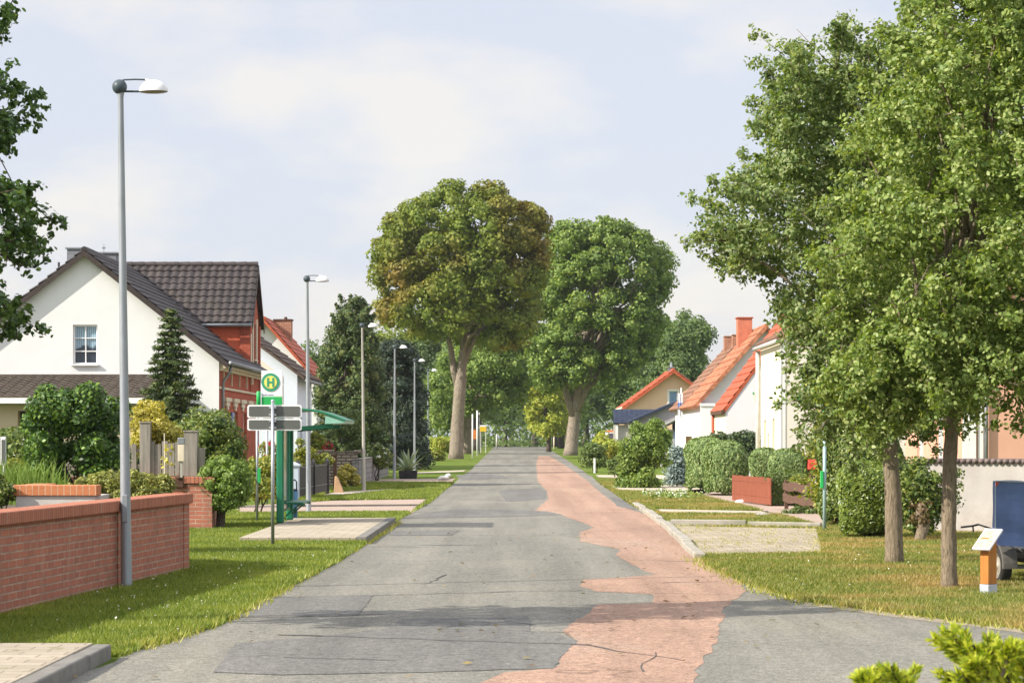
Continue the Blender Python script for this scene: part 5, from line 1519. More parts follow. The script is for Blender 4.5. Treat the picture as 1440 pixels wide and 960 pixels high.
mb = MB(); mb.bx(lx(949) + .005, lx(960), -.15, 2.4, 0, zz(588)); mb.build('blue_wall', M['wall_blue'], root)
mb = MB(); mb.beam((lx(935), -.2, zz(596)), (lx(960), -.2, zz(584)), .5, .10); mb.build('rail', M['trim_grey'], root)
c = Vector((X(966, 128), 128, gz(128)))
root = thing('green_awning_post', 'bright green painted post beside the white house corner', 'post', c)
mb = MB(); mb.bx(-.10, .10, -.1, .1, 0, Z(592, 128) - c.z); mb.bx(-.16, .10, -.14, .14, Z(592, 128) - c.z + .003, Z(588, 128) - c.z); mb.build('post_shaft', M['green_paint'], root, bevel=.01)

# flagpole
d = 118.0; c = Vector((X(958, d), d, gz(d)))
root = thing('flagpole', 'white flagpole with a limp pale blue and white flag', 'flagpole', c); zz = lambda py: Z(py, d) - c.z
mb = MB(); mb.tube([(0, 0, 0), (0, 0, zz(545))], [.045, .03], 10); mb.build('pole', M['frame_white'], root, smooth=True)
for a0, a1, mt in ((553, 566, 'flag_cloth'), (566.2, 575, 'flag_blue'), (575.2, 585, 'flag_cloth')):
    mb = MB(); o = 0
    for j in range(2):
        zt = zz((a0, a1)[j])
        for i in range(7): mb.v.append((-.04 + .03 * math.sin(i * 2.1 + j) - .02 * j, -.05 + .05 * math.sin(i * 1.7 + j * .6), zt - .02 * i * 0) if False else (-.16 + .035 * i, -.06 + .05 * math.sin(i * 1.9), zt))
    mb.f = [(i, i + 1, 8 + i, 7 + i) for i in range(6)]
    o = mb.build('flag', M[mt], root); s_ = o.modifiers.new('thick', 'SOLIDIFY'); s_.thickness = .01

# white and orange van among the bushes
d = 172.0; c = Vector((X(864, d), d, gz(d)))
root = thing('parked_van', 'white and orange van parked nose-on behind the roadside bushes', 'van', c)
mb = MB(); mb.prism([(-.62, 0, .35), (-.62, 3.2, .35), (-.62, 3.2, 1.85), (-.62, .95, 1.85), (-.62, .45, 1.18), (-.62, 0, 1.05)], (1.34, 0, 0)); bd = mb.build('body', M['van_white'], root, bevel=.06)
mb = MB(); mb.add([(-.48, .42, 1.19), (.58, .42, 1.19), (.50, .88, 1.76), (-.40, .88, 1.76)], [(0, 1, 2, 3)]); o = mb.build('windscreen', M['glass_dark'], root); o.location = (0, -.03, .02)
mb = MB(); mb.bx(-.60, .70, -.03, .40, .75, 1.09); mb.bx(-.5, .60, .9, 3.0, 1.86, 1.96); mb.build('orange_panel', M['van_orange'], root, bevel=.03)
for x in (-.45, .52):
    mb = MB(); mb.sphere((x, -.04, .62), .10, 10, 6, (1, .4, 1)); mb.build('headlight', M['lamp_shade'], root, smooth=True)
for x in (-.62, .60):
    for y in (.6, 2.6):
        mb = MB(); mb.tube([(x, y, .3), (x + .14, y, .3)], .3, 18); mb.build('wheel', M['rubber'], root)

# --- pink house and grey wall, far right
d = 60.0; C0 = Vector((X(1356, d), d, 0))
house = thing('pink_house', 'salmon pink rendered house with pale corner pier behind the grey wall', 'house', C0)
sh = [(2.0, .9, 3.0, 2.3), (5, .9, 6, 2.3)]
ro = gable_house(house, 8.0, 9, 4.4, 7.6, M['plaster_pink'], M['roof_red'], holes=[(3.0, 1.2, 4.1, 2.6)], side_holes=sh, sgn=1, oh=.3, eo=.3)
window(house, (0, 0, 0), UX, UZ, (3.0, 1.2, 4.1, 2.6), .1, 2, 1, .06)
for r in sh: window(house, (0, 9, 0), -UY, UZ, r, .1, 2, 1, .06)
mb = MB(); mb.bx(-.04, .26, -.09, -.003, 0, 4.3); mb.bx(.32, .44, -.05, -.003, 0, 4.3); mb.build('corner_pier', M['trim_white'], house)
mb = MB(); mb.tube([(.50, -.08, 4.2), (.50, -.08, 0)], .045, 8); mb.build('downspout', M['gutter'], house, smooth=True)
a = Vector((X(1296, 45.2), 45.2, 0)); b = Vector((X(1560, 43.6), 43.6, 0)); L = (b - a).length
root = thing('rendered_wall', 'grey rendered garden wall with corrugated tile capping', 'wall', a, math.atan2((b - a).y, (b - a).x))
zt = Z(648, 44.6)
mb = MB(); mb.bx(0, L, 0, .24, -.1, zt - .02); mb.build('wall_body', M['plaster_grey'], root)
mb = MB(); n = int(L / .11)
for i in range(n): mb.tube([(i * .11, -.06, zt), (i * .11, .30, zt)], .048, 7)
mb.build('coping_tile', M['tile_cap'], root, smooth=True)

# ------------------------------------------------------------------ trailer
d = 28.9; c = Vector((X(1398, d), d, 0)); lx = lambda p: X(p, d) - c.x; zz = lambda py: Z(py, d)
root = thing('trailer', 'small car trailer with upright blue tarpaulin panel and dusty wheel', 'trailer', c); root.rotation_euler = (0, 0, math.radians(9))
BW = 1.5
mb = MB(); nx, nz = 18, 10; z0, z1 = zz(766), zz(676)
for yy in (-.02, .05):
    for j in range(nz + 1):
        for i in range(nx + 1):
            u, v = i / nx, j / nz
            mb.v.append((BW * u, yy + .016 * math.sin(u * 9 + v * 4) * math.sin(v * 7), z0 + (z1 - z0) * v - .10 * u * (1 - v) + .015 * math.sin(u * 11) * (v > .99) - .045 * u * v))
k_ = (nx + 1) * (nz + 1); W_ = nx + 1
mb.f = [(q + j * W_ + i, q + j * W_ + i + 1, q + (j + 1) * W_ + i + 1, q + (j + 1) * W_ + i) for q in (0, k_) for j in range(nz) for i in range(nx)]
for j in range(nz): mb.f += [(j * W_, (j + 1) * W_, k_ + (j + 1) * W_, k_ + j * W_), (j * W_ + nx, (j + 1) * W_ + nx, k_ + (j + 1) * W_ + nx, k_ + j * W_ + nx)]
for i in range(nx): mb.f += [(i, i + 1, k_ + i + 1, k_ + i), (nz * W_ + i, nz * W_ + i + 1, k_ + nz * W_ + i + 1, k_ + nz * W_ + i)]
mb.build('tarp', M['tarp'], root)
mb = MB(); mb.tube([(BW, -.04, z1 - .045), (.0, -.045, z1), (-.004, -.045, z0)], .009, 6); mb.build('tarp_hem', M['pillar_blue'], root)
mb = MB(); mb.prism([(.0, -.052, z1 - .01), (.045, -.052, z1 - .01), (.0, -.052, z1 - .07)], (0, -.006, 0)); mb.build('tarp_patch', simple('patch_red', (.55, .08, .06), .7), root)
mb = MB(); mb.bx(.40, BW, .06, 1.5, zz(792), zz(772)); mb.build('load_bed', M['chassis'], root, bevel=.01)
mb = MB(); mb.beam((.42, .05, .33), (.42, 1.5, .33), .06, .06); mb.beam((BW - .06, .05, .33), (BW - .06, 1.5, .33), .06, .06); mb.beam((.16, .35, .2), (BW - .04, .35, .2), .06, .05); mb.beam((.42, 1.4, .33), (BW / 2 + .2, 2.4, .38), .05, .05); mb.beam((BW - .06, 1.4, .33), (BW / 2 + .2, 2.4, .38), .05, .05)
for xq in (.46, BW - .1): mb.beam((xq, .03, .3), (xq, .03, .75), .04, .04)
mb.build('chassis', M['gutter'], root)
for sx in (0.19, BW - .04):
    R_ = .215; y = .30; n = 28
    def lathe_x(prof, s=1):
        vs = []; fs = []; m_ = len(prof); q = MB()
        for i in range(n):
            a = 2 * PI * i / n
            for px_, r in prof: vs.append((sx + s * px_, y + r * math.cos(a), R_ + r * math.sin(a)))
        for i in range(n):
            for j in range(m_ - 1): fs.append((i * m_ + j, i * m_ + j + 1, ((i + 1) % n) * m_ + j + 1, ((i + 1) % n) * m_ + j))
        q.add(vs, fs); return q
    t = lathe_x([(-.058, R_ * .66), (-.066, R_ * .86), (-.05, R_ * .985), (-.025, R_), (.025, R_), (.05, R_ * .985), (.066, R_ * .86), (.058, R_ * .66)]).build('wheel', M['rubber'], root, smooth=True)
    rr_ = lathe_x([(-.060, R_ * .72), (-.054, R_ * .62), (-.030, R_ * .52), (-.046, R_ * .30), (-.05, R_ * .18), (-.066, R_ * .14), (-.066, .0)]).build('rim', M['rim'], t, smooth=True)
    hl = MB()
    for q in range(12):
        a = 2 * PI * q / 12; hl.sphere((sx - .040, y + R_ * .55 * math.cos(a), R_ + R_ * .55 * math.sin(a)), .013, 6, 4, (.5, 1, 1))
    hl.build('rim_hole', M['black_plastic'], t)['kind'] = 'stuff'
    fd = MB(); vs = []; fs = []; K = 14
    for i in range(K + 1):
        a = PI * (-.03 + 1.06 * i / K)
        for px_, r in ((-.085, R_ * 1.15), (-.078, R_ * 1.25), (.085, R_ * 1.25), (.095, R_ * 1.17)): vs.append((sx + .01 + px_, y + r * math.cos(a), R_ + r * math.sin(a)))
    for i in range(K):
        for j in range(3): fs.append((i * 4 + j, i * 4 + j + 1, (i + 1) * 4 + j + 1, (i + 1) * 4 + j))
    fd.add(vs, fs); fo = fd.build('fender', M['fender'], root); s_ = fo.modifiers.new('thick', 'SOLIDIFY'); s_.thickness = .008
Rt = Matrix.Rotation(math.radians(-9), 3, 'Z'); loc = lambda q: Rt @ (q - c)
mb = MB(); p = [W(1351, 741, 29.6), W(1368, 739, 29.6), W(1376, 737, 29.6), W(1391, 742, 29.3), W(1418, 752, 29.2)]; mb.tube([loc(q) for q in p], .012, 6); mb.tube([loc(p[1]), loc(W(1369, 748, 29.6))], .010, 6)
mb.build('marker_arm', M['black_plastic'], root)

# ------------------------------------------------------------------ info lectern
c = G(1390, 838); d = c.y
root = thing('info_sign', 'tilted white map board on an orange wooden post beside the trailer', 'information sign', c)
mb = MB(); mb.bx(-.062, .062, -.062, .062, .13, .62); o = mb.build('post', M['wood_post'], root, bevel=.006); o.rotation_euler = (0, 0, math.radians(33))
mb = MB(); mb.bx(-.066, .066, -.066, .066, -.05, .128); o = mb.build('post_foot', M['post_foot'], root, bevel=.006); o.rotation_euler = (0, 0, math.radians(33))
p0 = W(1366, 771, d) - c + Vector((0, -.02, 0)); wv_ = Vector((.143, -.20, 0)); sv_ = Vector((.165, .12, .21))
p = [p0, p0 + wv_, p0 + wv_ + sv_, p0 + sv_]; nrm = (p[1] - p[0]).cross(p[3] - p[0]).normalized()
if nrm.z < 0: nrm = -nrm
mb = MB(); mb.prism([q for q in p], -nrm * .02); bd = mb.build('board', M['sign_white'], root)
cc = sum(p, Vector()) / 4; mb = MB(); mb.sheet([cc + (q - cc) * .86 + nrm * .004 for q in p]); mb.build('map', M['info_map'], bd)

# ------------------------------------------------------------------ right-hand fences, bird table, little things
a, b = G(1101, 716), G(1160, 727); b.z = a.z = 0; L = (b - a).length
root = thing('plank_fence', 'dark brown fence of two wavy planks in front of the low hedge', 'fence', a, math.atan2((b - a).y, (b - a).x))
for x in (0.02, L * .62, L - .05):
    mb = MB(); mb.bx(x - .045, x + .045, .035, .12, 0, .70); mb.build('post', M['fence_brown'], root, bevel=.006)
for z, h in ((.18, .19), (.46, .19)):
    for xa, xb in ((-.04, L * .62 - .01), (L * .62 + .01, L)):
        mb = MB(); n = 14; up = []; dn = []
        for i in range(n + 1):
            x = xa + (xb - xa) * i / n; up.append((x, 0, z + h + .022 * math.sin(x * 2.3 + z * 9) + .01 * math.sin(x * 7))); dn.append((x, 0, z + .018 * math.sin(x * 2.9 + 2)))
        mb.prism(up + dn[::-1], (0, .03, 0)); mb.build('plank', M['fence_brown'], root)
a, b = G(1030, 705), G(1083, 712); L = (b - a).length
root = thing('board_fence', 'low rust red board fence between the thuja hedge and box hedge', 'fence', a, math.atan2((b - a).y, (b - a).x))
mb = MB(); x = 0
while x < L: mb.bx(x, x + .17, -.012, .012, .04, .71 + random.uniform(-.01, .01)); x += .18
mb.build('board', M['fence_red'], root, bevel=.004)
for z in (.2, .55):
    mb = MB(); mb.bx(0, L, .014, .05, z, z + .07); mb.bx(0, L, -.020, -.014, z + .02, z + .06); mb.build('rail', M['fence_red'], root)
d = 57.0; c = Vector((X(1147.5, d), d, 0)); zz = lambda py: Z(py, d)
root = thing('bird_table', 'small bird table with scalloped red roof behind the plank fence', 'bird table', c)
mb = MB(); mb.bx(.02, .10, -.04, .04, 0, zz(671)); mb.build('post', M['wood_dark'], root)
mb = MB(); mb.bx(-.14, .16, -.14, .14, zz(671) + .003, zz(668)); mb.build('tray', M['wood_dark'], root)
mb = MB()
for x in (-.12, .13):
    for y in (-.12, .10): mb.bx(x - .015, x + .015, y - .015, y + .015, zz(668) + .003, zz(660))
mb.bx(-.10, .11, .02, .05, zz(668) + .003, zz(661)); mb.build('corner_stick', M['wood_dark'], root)
mb = MB(); w2 = .18; zr, ze = zz(647), zz(660)
pts = [(-w2, -.16, zr)] ; 
for y in (-1, 1):
    low = []
    for i in range(13):
        x = -w2 + 2 * w2 * i / 12; low.append((x, y * .17, ze - .02 * abs(math.sin(i * PI / 4))))
    mb.prism([(-w2, y * .03, zr)] + low + [(w2, y * .03, zr)], (0, 0, .02))
mb.bx(-w2 + .01, w2 - .01, -.14, .14, ze + .01, zr - .06); mb.build('roof', M['roofred_small'], root)
for px_, py_, s, lb in ((1042, 707, .13, 'small pale stone on the right footpath edge'), (1071, 727, .15, 'dark grey stone in the right-hand grass strip')):
    p = G(px_, py_); root = thing('small_stone', lb, 'stone', p); mb = MB(); mb.sphere((0, 0, .03), s, 9, 6, (1.3, 1, .5)); mb.build('stone_body', M['whitestone'] if s < .14 else M['greystone'], root, bevel=0)
d = 118; root = thing('white_post', 'short white marker post before the round roadside bush', 'post', (X(836, d), d, gz(d)))
mb = MB(); mb.bx(-.045, .045, -.045, .045, 0, Z(644, d) - gz(d)); mb.build('post_shaft', M['frame_white'], root, bevel=.01)
d = 87; root = thing('gate_post', 'tall brown wooden post at the corner of the thuja hedge', 'post', (X(968.5, d), d, 0))
mb = MB(); mb.bx(-.10, .10, -.10, .10, 0, Z(613, d)); mb.build('post_shaft', simple('post_olive', (.13, .085, .035), .9, var=.3, scale=5, bmp=.4, bscale=20), root, bevel=.012)
d = 95; root = thing('gate_post', 'thin olive post beside the loose roadside bush', 'post', (X(945.5, d), d, gz(d)))
mb = MB(); mb.bx(-.05, .05, -.05, .05, 0, Z(628, d)); mb.build('post_shaft', M['steel_ochre'], root, bevel=.01)

# ------------------------------------------------------------------ far road signs
def fpost(name, px_, d, top, r, mat, label, cat='post'):
    root = thing(name, label, cat, (X(px_, d), d, gz(d))); mb = MB(); mb.tube([(0, 0, -.3), (0, 0, Z(top, d) - gz(d))], r, 8); mb.build('pole', mat, root, smooth=True); return root
fpost('white_pole', 664.5, 182, 582, .05, M['frame_white'], 'slim white pole nearest the second avenue trunk')
fpost('white_pole', 671, 196, 577, .055, M['frame_white'], 'taller of two white poles by the yellow sign')
fpost('white_pole', 674, 214, 579, .05, M['frame_white'], 'right-hand white pole just beside the yellow sign')
d = 222; c = Vector((X(679.5, d), d, gz(d)))
root = thing('town_sign', 'small yellow road sign on two pale posts under the avenue trees', 'sign', c)
mb = MB(); mb.bx(-.28, .28, -.02, .02, Z(606.5, d) - c.z, Z(600, d) - c.z); mb.build('yellow_panel', M['town_yellow'], root, bevel=.01)
mb = MB(); mb.bx(-.28, .28, -.02, .02, Z(599.8, d) - c.z, Z(597.5, d) - c.z); mb.build('white_panel', M['sign_white'], root, bevel=.01)
for x in (-.2, .22):
    mb = MB(); mb.tube([(x, .04, -.3), (x, .04, Z(599, d) - c.z)], .04, 8); mb.build('post', M['concrete'], root)
d = 200; root = thing('notice_board', 'small rust brown board on a pale post beside the avenue trunk', 'sign', (X(667, d), d, gz(d)))
mb = MB(); mb.bx(-.14, .14, -.02, .02, Z(617, d) - gz(d), Z(604, d) - gz(d)); mb.build('board', M['van_orange'], root)
mb = MB(); mb.bx(-.20, -.145, -.03, .03, -.2, Z(600, d) - gz(d)); mb.build('post', M['trim_cream'], root)
fpost('yellow_post', 698.5, 262, 610, .09, M['steel_ochre'], 'yellowish marker post at the far left road edge')
fpost('yellow_post', 779, 262, 612, .07, M['trim_cream'], 'pale marker post at the far right road edge')
# ------------------------------------------------------------------ trees
# two leafy trees at the right, near
t1 = [(1086, 62), (1112, 62), (1144, 108), (1182, 72), (1163, 36), (1200, 40), (1216, 85), (1250, 60), (1310, 50), (1400, 110), (1420, 300), (1400, 480), (1330, 590), (1275, 655), (1232, 640), (1169, 612), (1153, 604), (1123, 568), (1103, 515), (1106, 470), (1078, 442), (1100, 405), (1044, 388), (1006, 378), (1002, 335), (994, 300), (1029, 262), (1032, 215), (1062, 210), (1072, 160), (1094, 135)]
tree('street_tree', 'leafy street tree with thicker trunk, left of the pair before the round hedge', 'tree', (1258, 0), 33.6, [(1258, 795), (1256, 700), (1250, 620), (1246, 520), (1235, 400), (1215, 250), (1200, 130)],
     [.125, .112, .10, .085, .06, .04, .02], t1, 420, (.19, .44), .054, 7.8, M['leaf_near2'], M['bark'], group='street trees on the right verge', limbs=40, shape=HEX, sub=14, limb_from=.42, inset=.45, nmax=240000, limb_r=.30, maxhalf=2.2, twigs=1, fill=.3, sprigs=260)
t2 = [(1300, -60), (1560, -110), (1640, 60), (1640, 380), (1560, 545), (1450, 570), (1440, 585), (1400, 612), (1345, 604), (1300, 600), (1228, 612), (1180, 540), (1165, 400), (1185, 250), (1205, 150), (1245, 80), (1285, 30)]
tree('street_tree', 'leafy street tree with slimmer trunk nearest the map board', 'tree', (1335, 0), 28.0, [(1335, 831), (1334, 740), (1335, 650), (1340, 590), (1348, 480), (1365, 330), (1390, 120), (1400, 20)],
     [.092, .083, .078, .072, .058, .045, .03, .015], t2, 420, (.18, .42), .050, 8.6, M['leaf_near'], M['bark'], group='street trees on the right verge', limbs=40, shape=HEX, sub=14, limb_from=.42, inset=.45, nmax=260000, limb_r=.32, maxhalf=1.9, twigs=1, fill=.3, sprigs=220)
# left overhanging tree, trunk out of the frame
tl = [(-215, -80), (10, -80), (12, 25), (-6, 62), (-43, 95), (12, 105), (62, 118), (52, 150), (22, 178), (4, 215), (-38, 240), (22, 255), (86, 282), (94, 305), (67, 335), (37, 368), (-8, 366), (-48, 385), (-8, 405), (37, 425), (40, 452), (2, 468), (-78, 470), (-215, 480), (-215, 380)]
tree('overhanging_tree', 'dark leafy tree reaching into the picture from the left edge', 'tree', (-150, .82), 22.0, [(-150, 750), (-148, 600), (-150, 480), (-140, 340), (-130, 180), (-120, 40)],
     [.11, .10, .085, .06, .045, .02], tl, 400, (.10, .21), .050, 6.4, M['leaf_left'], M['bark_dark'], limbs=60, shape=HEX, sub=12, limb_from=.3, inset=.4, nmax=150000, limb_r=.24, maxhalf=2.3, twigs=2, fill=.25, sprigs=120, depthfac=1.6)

# the two big avenue trees
b1 = [(640, 257), (690, 262), (728, 272), (770, 285), (770, 310), (774, 345), (772, 400), (762, 450), (742, 486), (705, 498), (672, 488), (640, 486), (605, 494), (575, 470), (548, 478), (530, 455), (520, 415), (515, 375), (525, 330), (545, 302), (580, 290), (600, 268)]
tree('maple_tree', 'tall maple with browning autumn crown and pale forked trunk left of the road', 'tree', (649, 0.33), 175.5, [(641, 645), (643, 600), (647, 545), (652, 490), (655, 420), (655, 340)],
     [.48, .43, .40, .27, .20, .10], b1, 340, (.5, 1.1), .24, 8.5, M['leaf_maple_brown'], M['bark_big'], limbs=30, limb_from=.58, inset=.5, nmax=120000, limb_r=.5, fill=.55, up=.5, core=.62, forks=[[((645, 548), .28), ((638, 520), .24), ((634, 490), .2), ((622, 440), .12)], [((650, 520), .2), ((665, 480), .15), ((690, 440), .1)]])
b2 = [(800, 302), (850, 300), (880, 318), (915, 328), (945, 350), (953, 385), (940, 420), (935, 470), (900, 520), (860, 560), (842, 566), (822, 545), (800, 545), (768, 560), (742, 520), (738, 450), (750, 400), (756, 350), (772, 316)]
tree('maple_tree', 'tall green maple with dark forked trunk right of the road', 'tree', (803, 0.43), 200, [(802, 641), (806, 605), (810, 570), (818, 520), (828, 450), (840, 370)],
     [.54, .48, .44, .28, .20, .10], b2, 320, (.5, 1.15), .25, 8.2, M['leaf_maple_green'], M['bark_big'], limbs=30, limb_from=.45, inset=.5, nmax=120000, limb_r=.5, fill=.55, up=.5, core=.62, forks=[[((807, 585), .36), ((797, 553), .30), ((792, 525), .26), ((782, 470), .12)], [((810, 578), .36), ((824, 548), .28), ((830, 515), .22), ((850, 450), .1)]])
b3 = [(940, 432), (975, 418), (1000, 440), (1008, 475), (998, 510), (1005, 560), (960, 600), (880, 610), (860, 560), (900, 520), (925, 480)]
tree('background_tree', 'round dark green tree behind the peach house', 'tree', (945, 0.5), 225, [(945, 650), (945, 560), (955, 480)], [.35, .25, .1], b3, 90, (.7, 1.5), .24, 6, M['leaf_maple_dark'], M['bark_dark'], limbs=12, nmax=50000, up=.5, fill=.5, core=.62)
b4 = [(758, 455), (790, 500), (806, 550), (800, 614), (770, 622), (742, 612), (722, 560), (730, 500)]
tree('background_tree', 'yellowing small tree in front of the dark avenue at the road end', 'tree', (771, 0.55), 230, [(772, 640), (771, 600), (765, 540)], [.22, .18, .08], b4, 64, (.5, 1.1), .23, 5.5, M['leaf_yellowish'], M['bark_dark'], limbs=10, nmax=30000, up=.5, fill=.5, core=.6)
b5 = [(605, 500), (640, 480), (690, 450), (740, 440), (765, 470), (760, 545), (715, 590), (690, 585), (672, 600), (650, 590), (630, 620), (600, 618), (592, 560)]
tree('background_tree', 'fresh green tree behind the pale forked maple trunk', 'tree', (655, 0.5), 212, [(656, 640), (656, 590), (665, 530)], [.40, .35, .15], b5, 100, (.6, 1.4), .23, 5.5, M['leaf_maple_green'], M['bark_big'], limbs=12, nmax=46000, up=.5, fill=.5, core=.6)

# avenue continuing: one base tree, copied with its own label each
av = tree('avenue_tree', 'first left avenue tree beyond the forked maple', 'tree', (668, None) if False else (668, .60), 245, [(668, 638), (668, 590), (670, 520), (672, 470)], [.42, .36, .28, .12],
          [(640, 440), (675, 400), (715, 420), (735, 480), (728, 545), (700, 590), (660, 600), (625, 580), (610, 520), (618, 465)], 80, (.8, 1.6), .26, 5.4, M['leaf_maple_dark'], M['bark_dark'], group='avenue trees beyond the maples', limbs=12, nmax=44000, up=.5, fill=.5, core=.6)
av2 = tree('avenue_tree', 'first right avenue tree beyond the green maple', 'tree', (800, .66), 255, [(800, 638), (800, 590), (797, 520), (795, 470)], [.40, .34, .26, .12],
           [(760, 450), (795, 410), (835, 430), (852, 490), (845, 550), (815, 595), (790, 600), (752, 575), (738, 530), (742, 480)], 80, (.8, 1.6), .26, 5.4, M['leaf_maple_green'], M['bark_dark'], group='avenue trees beyond the maples', limbs=12, nmax=44000, up=.5, fill=.5, core=.6)
spots = [(-4.0, 268, av2, 'left avenue tree with light bark, second behind the maple'), (-3.9, 292, av, 'left avenue tree, third behind the maple'), (-4.2, 318, av2, 'left avenue tree almost at the road crest'),
         (5.3, 275, av, 'right avenue tree, second behind the green maple'), (5.6, 298, av2, 'right avenue tree, third behind the green maple'), (5.4, 325, av, 'right avenue tree just past the road crest'),
         (-1.0, 352, av2, 'tree closing the left half of the avenue tunnel'), (3.2, 362, av, 'tree closing the right half of the avenue tunnel')]
for i, (x, y, src, lb) in enumerate(spots):
    dup(src, (x, y, gz(y)), random.uniform(0, 6.2), lb, random.uniform(.78, 1.05))
# wood behind: individual trees, farther copies
wood = [(-36, 300), (-29, 285), (-22, 300), (-16, 262), (-11, 290), (-24, 330), (-13, 335), (-7, 380), (0, 400), (8, 385), (14, 330), (18, 290), (13, 265), (24, 310), (31, 290), (21, 350), (10, 345), (29, 345), (-31, 350), (4, 430)]
names = ['on the far left behind the houses', 'left behind the red roof house', 'behind the dark conifer', 'left of the browning maple', 'behind the browning maple', 'deep left of the meadow', 'behind the meadow', 'left in the avenue depth', 'in the middle of the avenue depth', 'right in the avenue depth',
         'behind the green maple', 'right behind the peach house', 'behind the carport', 'behind the orange roof', 'farthest right behind the roofs', 'deep behind the peach house', 'deep behind the green maple', 'deep behind the orange roof', 'deep behind the left houses', 'closing the far end of the road']
for i, ((x, y), nm) in enumerate(zip(wood, names)):
    k = random.uniform(.85, 1.05) if y > 255 and abs(x) < 20 else random.uniform(.55, .75)
    dup((av, av2)[i % 2], (x, y, gz(y)), random.uniform(0, 6.2), 'woodland tree ' + nm, (k * 1.15, k * 1.15, k), 'woodland trees behind the village')
# undergrowth band far back
P = np.stack([rng.uniform(-45, 45, 26000), rng.uniform(322, 440, 26000), rng.random(26000) ** 1.2 * 8.5 - 1.2], 1)
o = leaf_obj('undergrowth', P, unit(26000), .6, M['leaf_maple_dark'], None, (0, 0, 0)); tag(o, 'dark undergrowth of the far wood at the end of the road', 'undergrowth', kind='stuff')

# conifers and dark trees left of the avenue
tree('yew_tree', 'broad dark conifer with bronze top beside the blue house', 'tree', (490, 0.1), 116, [(490, 676), (490, 560), (492, 420)], [.25, .2, .05],
     [(503, 392), (516, 425), (534, 470), (545, 540), (550, 600), (545, 662), (500, 672), (455, 668), (436, 640), (436, 560), (446, 510), (460, 462), (482, 420)], 200, (.25, .6), .12, 6.0, M['leaf_conifer'], M['bark_dark'], limbs=14, nmax=90000, fill=.5, up=.3, core=.6, sprigs=110)
tree('spruce_tree', 'dark blue-green spruce mass between the conifer and the maple', 'tree', (560, 0.2), 140, [(560, 660), (560, 560), (558, 480)], [.25, .2, .05],
     [(530, 470), (555, 455), (585, 480), (600, 520), (606, 580), (604, 640), (585, 655), (530, 655), (518, 600), (520, 530)], 110, (.35, .75), .15, 5.5, M['leaf_spruce'], M['bark_dark'], limbs=12, nmax=50000, fill=.5, up=.3, core=.6)
tree('background_tree', 'autumn tinted bush tree between the conifer top and the maple crown', 'tree', (545, 0.25), 152, [(545, 655), (545, 560), (545, 480)], [.2, .15, .05],
     [(525, 450), (560, 455), (588, 470), (590, 500), (565, 540), (535, 530), (518, 490)], 30, (.5, .9), .24, 2.6, M['leaf_maple_brown'], M['bark_dark'], limbs=10, nmax=9000)
tree('background_tree', 'small distant tree peeping between red roof and conifer', 'tree', (438, 0.3), 160, [(438, 650), (438, 560), (440, 500)], [.2, .15, .05],
     [(424, 485), (440, 470), (452, 490), (456, 560), (420, 560), (416, 510)], 24, (.4, .8), .22, 3, M['leaf_maple_dark'], M['bark_dark'], limbs=8, nmax=6000)
conifer('young_conifer', 'dark pointed young conifer in front of the white gable', 240, 62, 434, 2.5, M['leaf_conifer'], whorls=26, leaf=.13, per=260, droop=.18, pw=.85, sidek=.55, shape=NEEDLE)
conifer('blue_spruce', 'small pale blue spruce beside the tall brown post', 952, 90, 628, .85, M['leaf_bluespruce'], whorls=16, leaf=.10, per=36, droop=.15)
conifer('golden_conifer', 'yellow green columnar conifer behind the bus stop post', 1178, 50, 548, .85, M['leaf_goldmix'], whorls=30, leaf=.085, per=70, droop=-.5, pw=.5)

# ------------------------------------------------------------------ left garden
shrub('ivy_bush', 'big dark glossy bush behind the brick wall left of the lamp', 108, 36, [(46, 690), (34, 640), (32, 590), (52, 550), (92, 530), (130, 528), (160, 545), (172, 580), (176, 640), (170, 682), (120, 692)], 46, (.14, .30), .075, 4.2, M['leaf_ivy'], bz=.5, core=.8, inset=.55)
shrub('mound_shrub', 'low yellowish green mound shrub spilling over the brick coping', 160, 32.2, [(72, 705), (84, 682), (115, 668), (160, 658), (205, 657), (236, 668), (246, 686), (240, 706), (150, 716), (80, 716)], 110, (.06, .13), .045, 5.0, M['leaf_mound'], bz=.75, core=.8, stem_r=.012)
hedge('clipped_hedge', 'clipped hedge with sunlit yellow top at the left edge', (X(12, 45), 45, .0), (1.15, 1.4, 1.85), 7, .08, M['leaf_laurel'])
c = W(35, 700, 33)
root = thing('ornamental_grass', 'clump of yellow green ornamental grass at the left edge', 'plant', (c.x, c.y, .82))
mb = MB()
for i in range(420):
    x, y = random.gauss(0, .22), random.gauss(0, .2); a = random.random() * 7; l = random.uniform(.25, .62); b_ = random.uniform(.1, .5)
    p0 = Vector((x, y, 0)); p1 = p0 + Vector((math.cos(a) * l * b_ * .4, math.sin(a) * l * b_ * .4, l * .7)); p2 = p0 + Vector((math.cos(a) * l * b_, math.sin(a) * l * b_, l)); w_ = .007
    o = len(mb.v); mb.v += [(p0.x - w_, p0.y, p0.z), (p0.x + w_, p0.y, p0.z), (p1.x - w_, p1.y, p1.z), (p1.x + w_, p1.y, p1.z), tuple(p2)]; mb.f += [(o, o + 1, o + 3, o + 2), (o + 2, o + 3, o + 4)]
mb.build('blades', M['leaf_lime'], root, fix=False)
shrub('low_shrub', 'small dark shrub at the left edge on the brick coping', 2, 30.5, [(-30, 712), (-25, 672), (5, 662), (22, 680), (25, 706), (10, 716)], 14, (.06, .12), .05, 4, M['leaf_laurel'], bz=.78, stem_r=.01)
shrub('lime_shrub', 'bright lime green shrub below the clipped hedge', 15, 37, [(-20, 690), (-18, 650), (10, 642), (40, 648), (58, 662), (52, 690)], 20, (.08, .16), .06, 3.6, M['leaf_goldmix'], bz=.6, stem_r=.012)
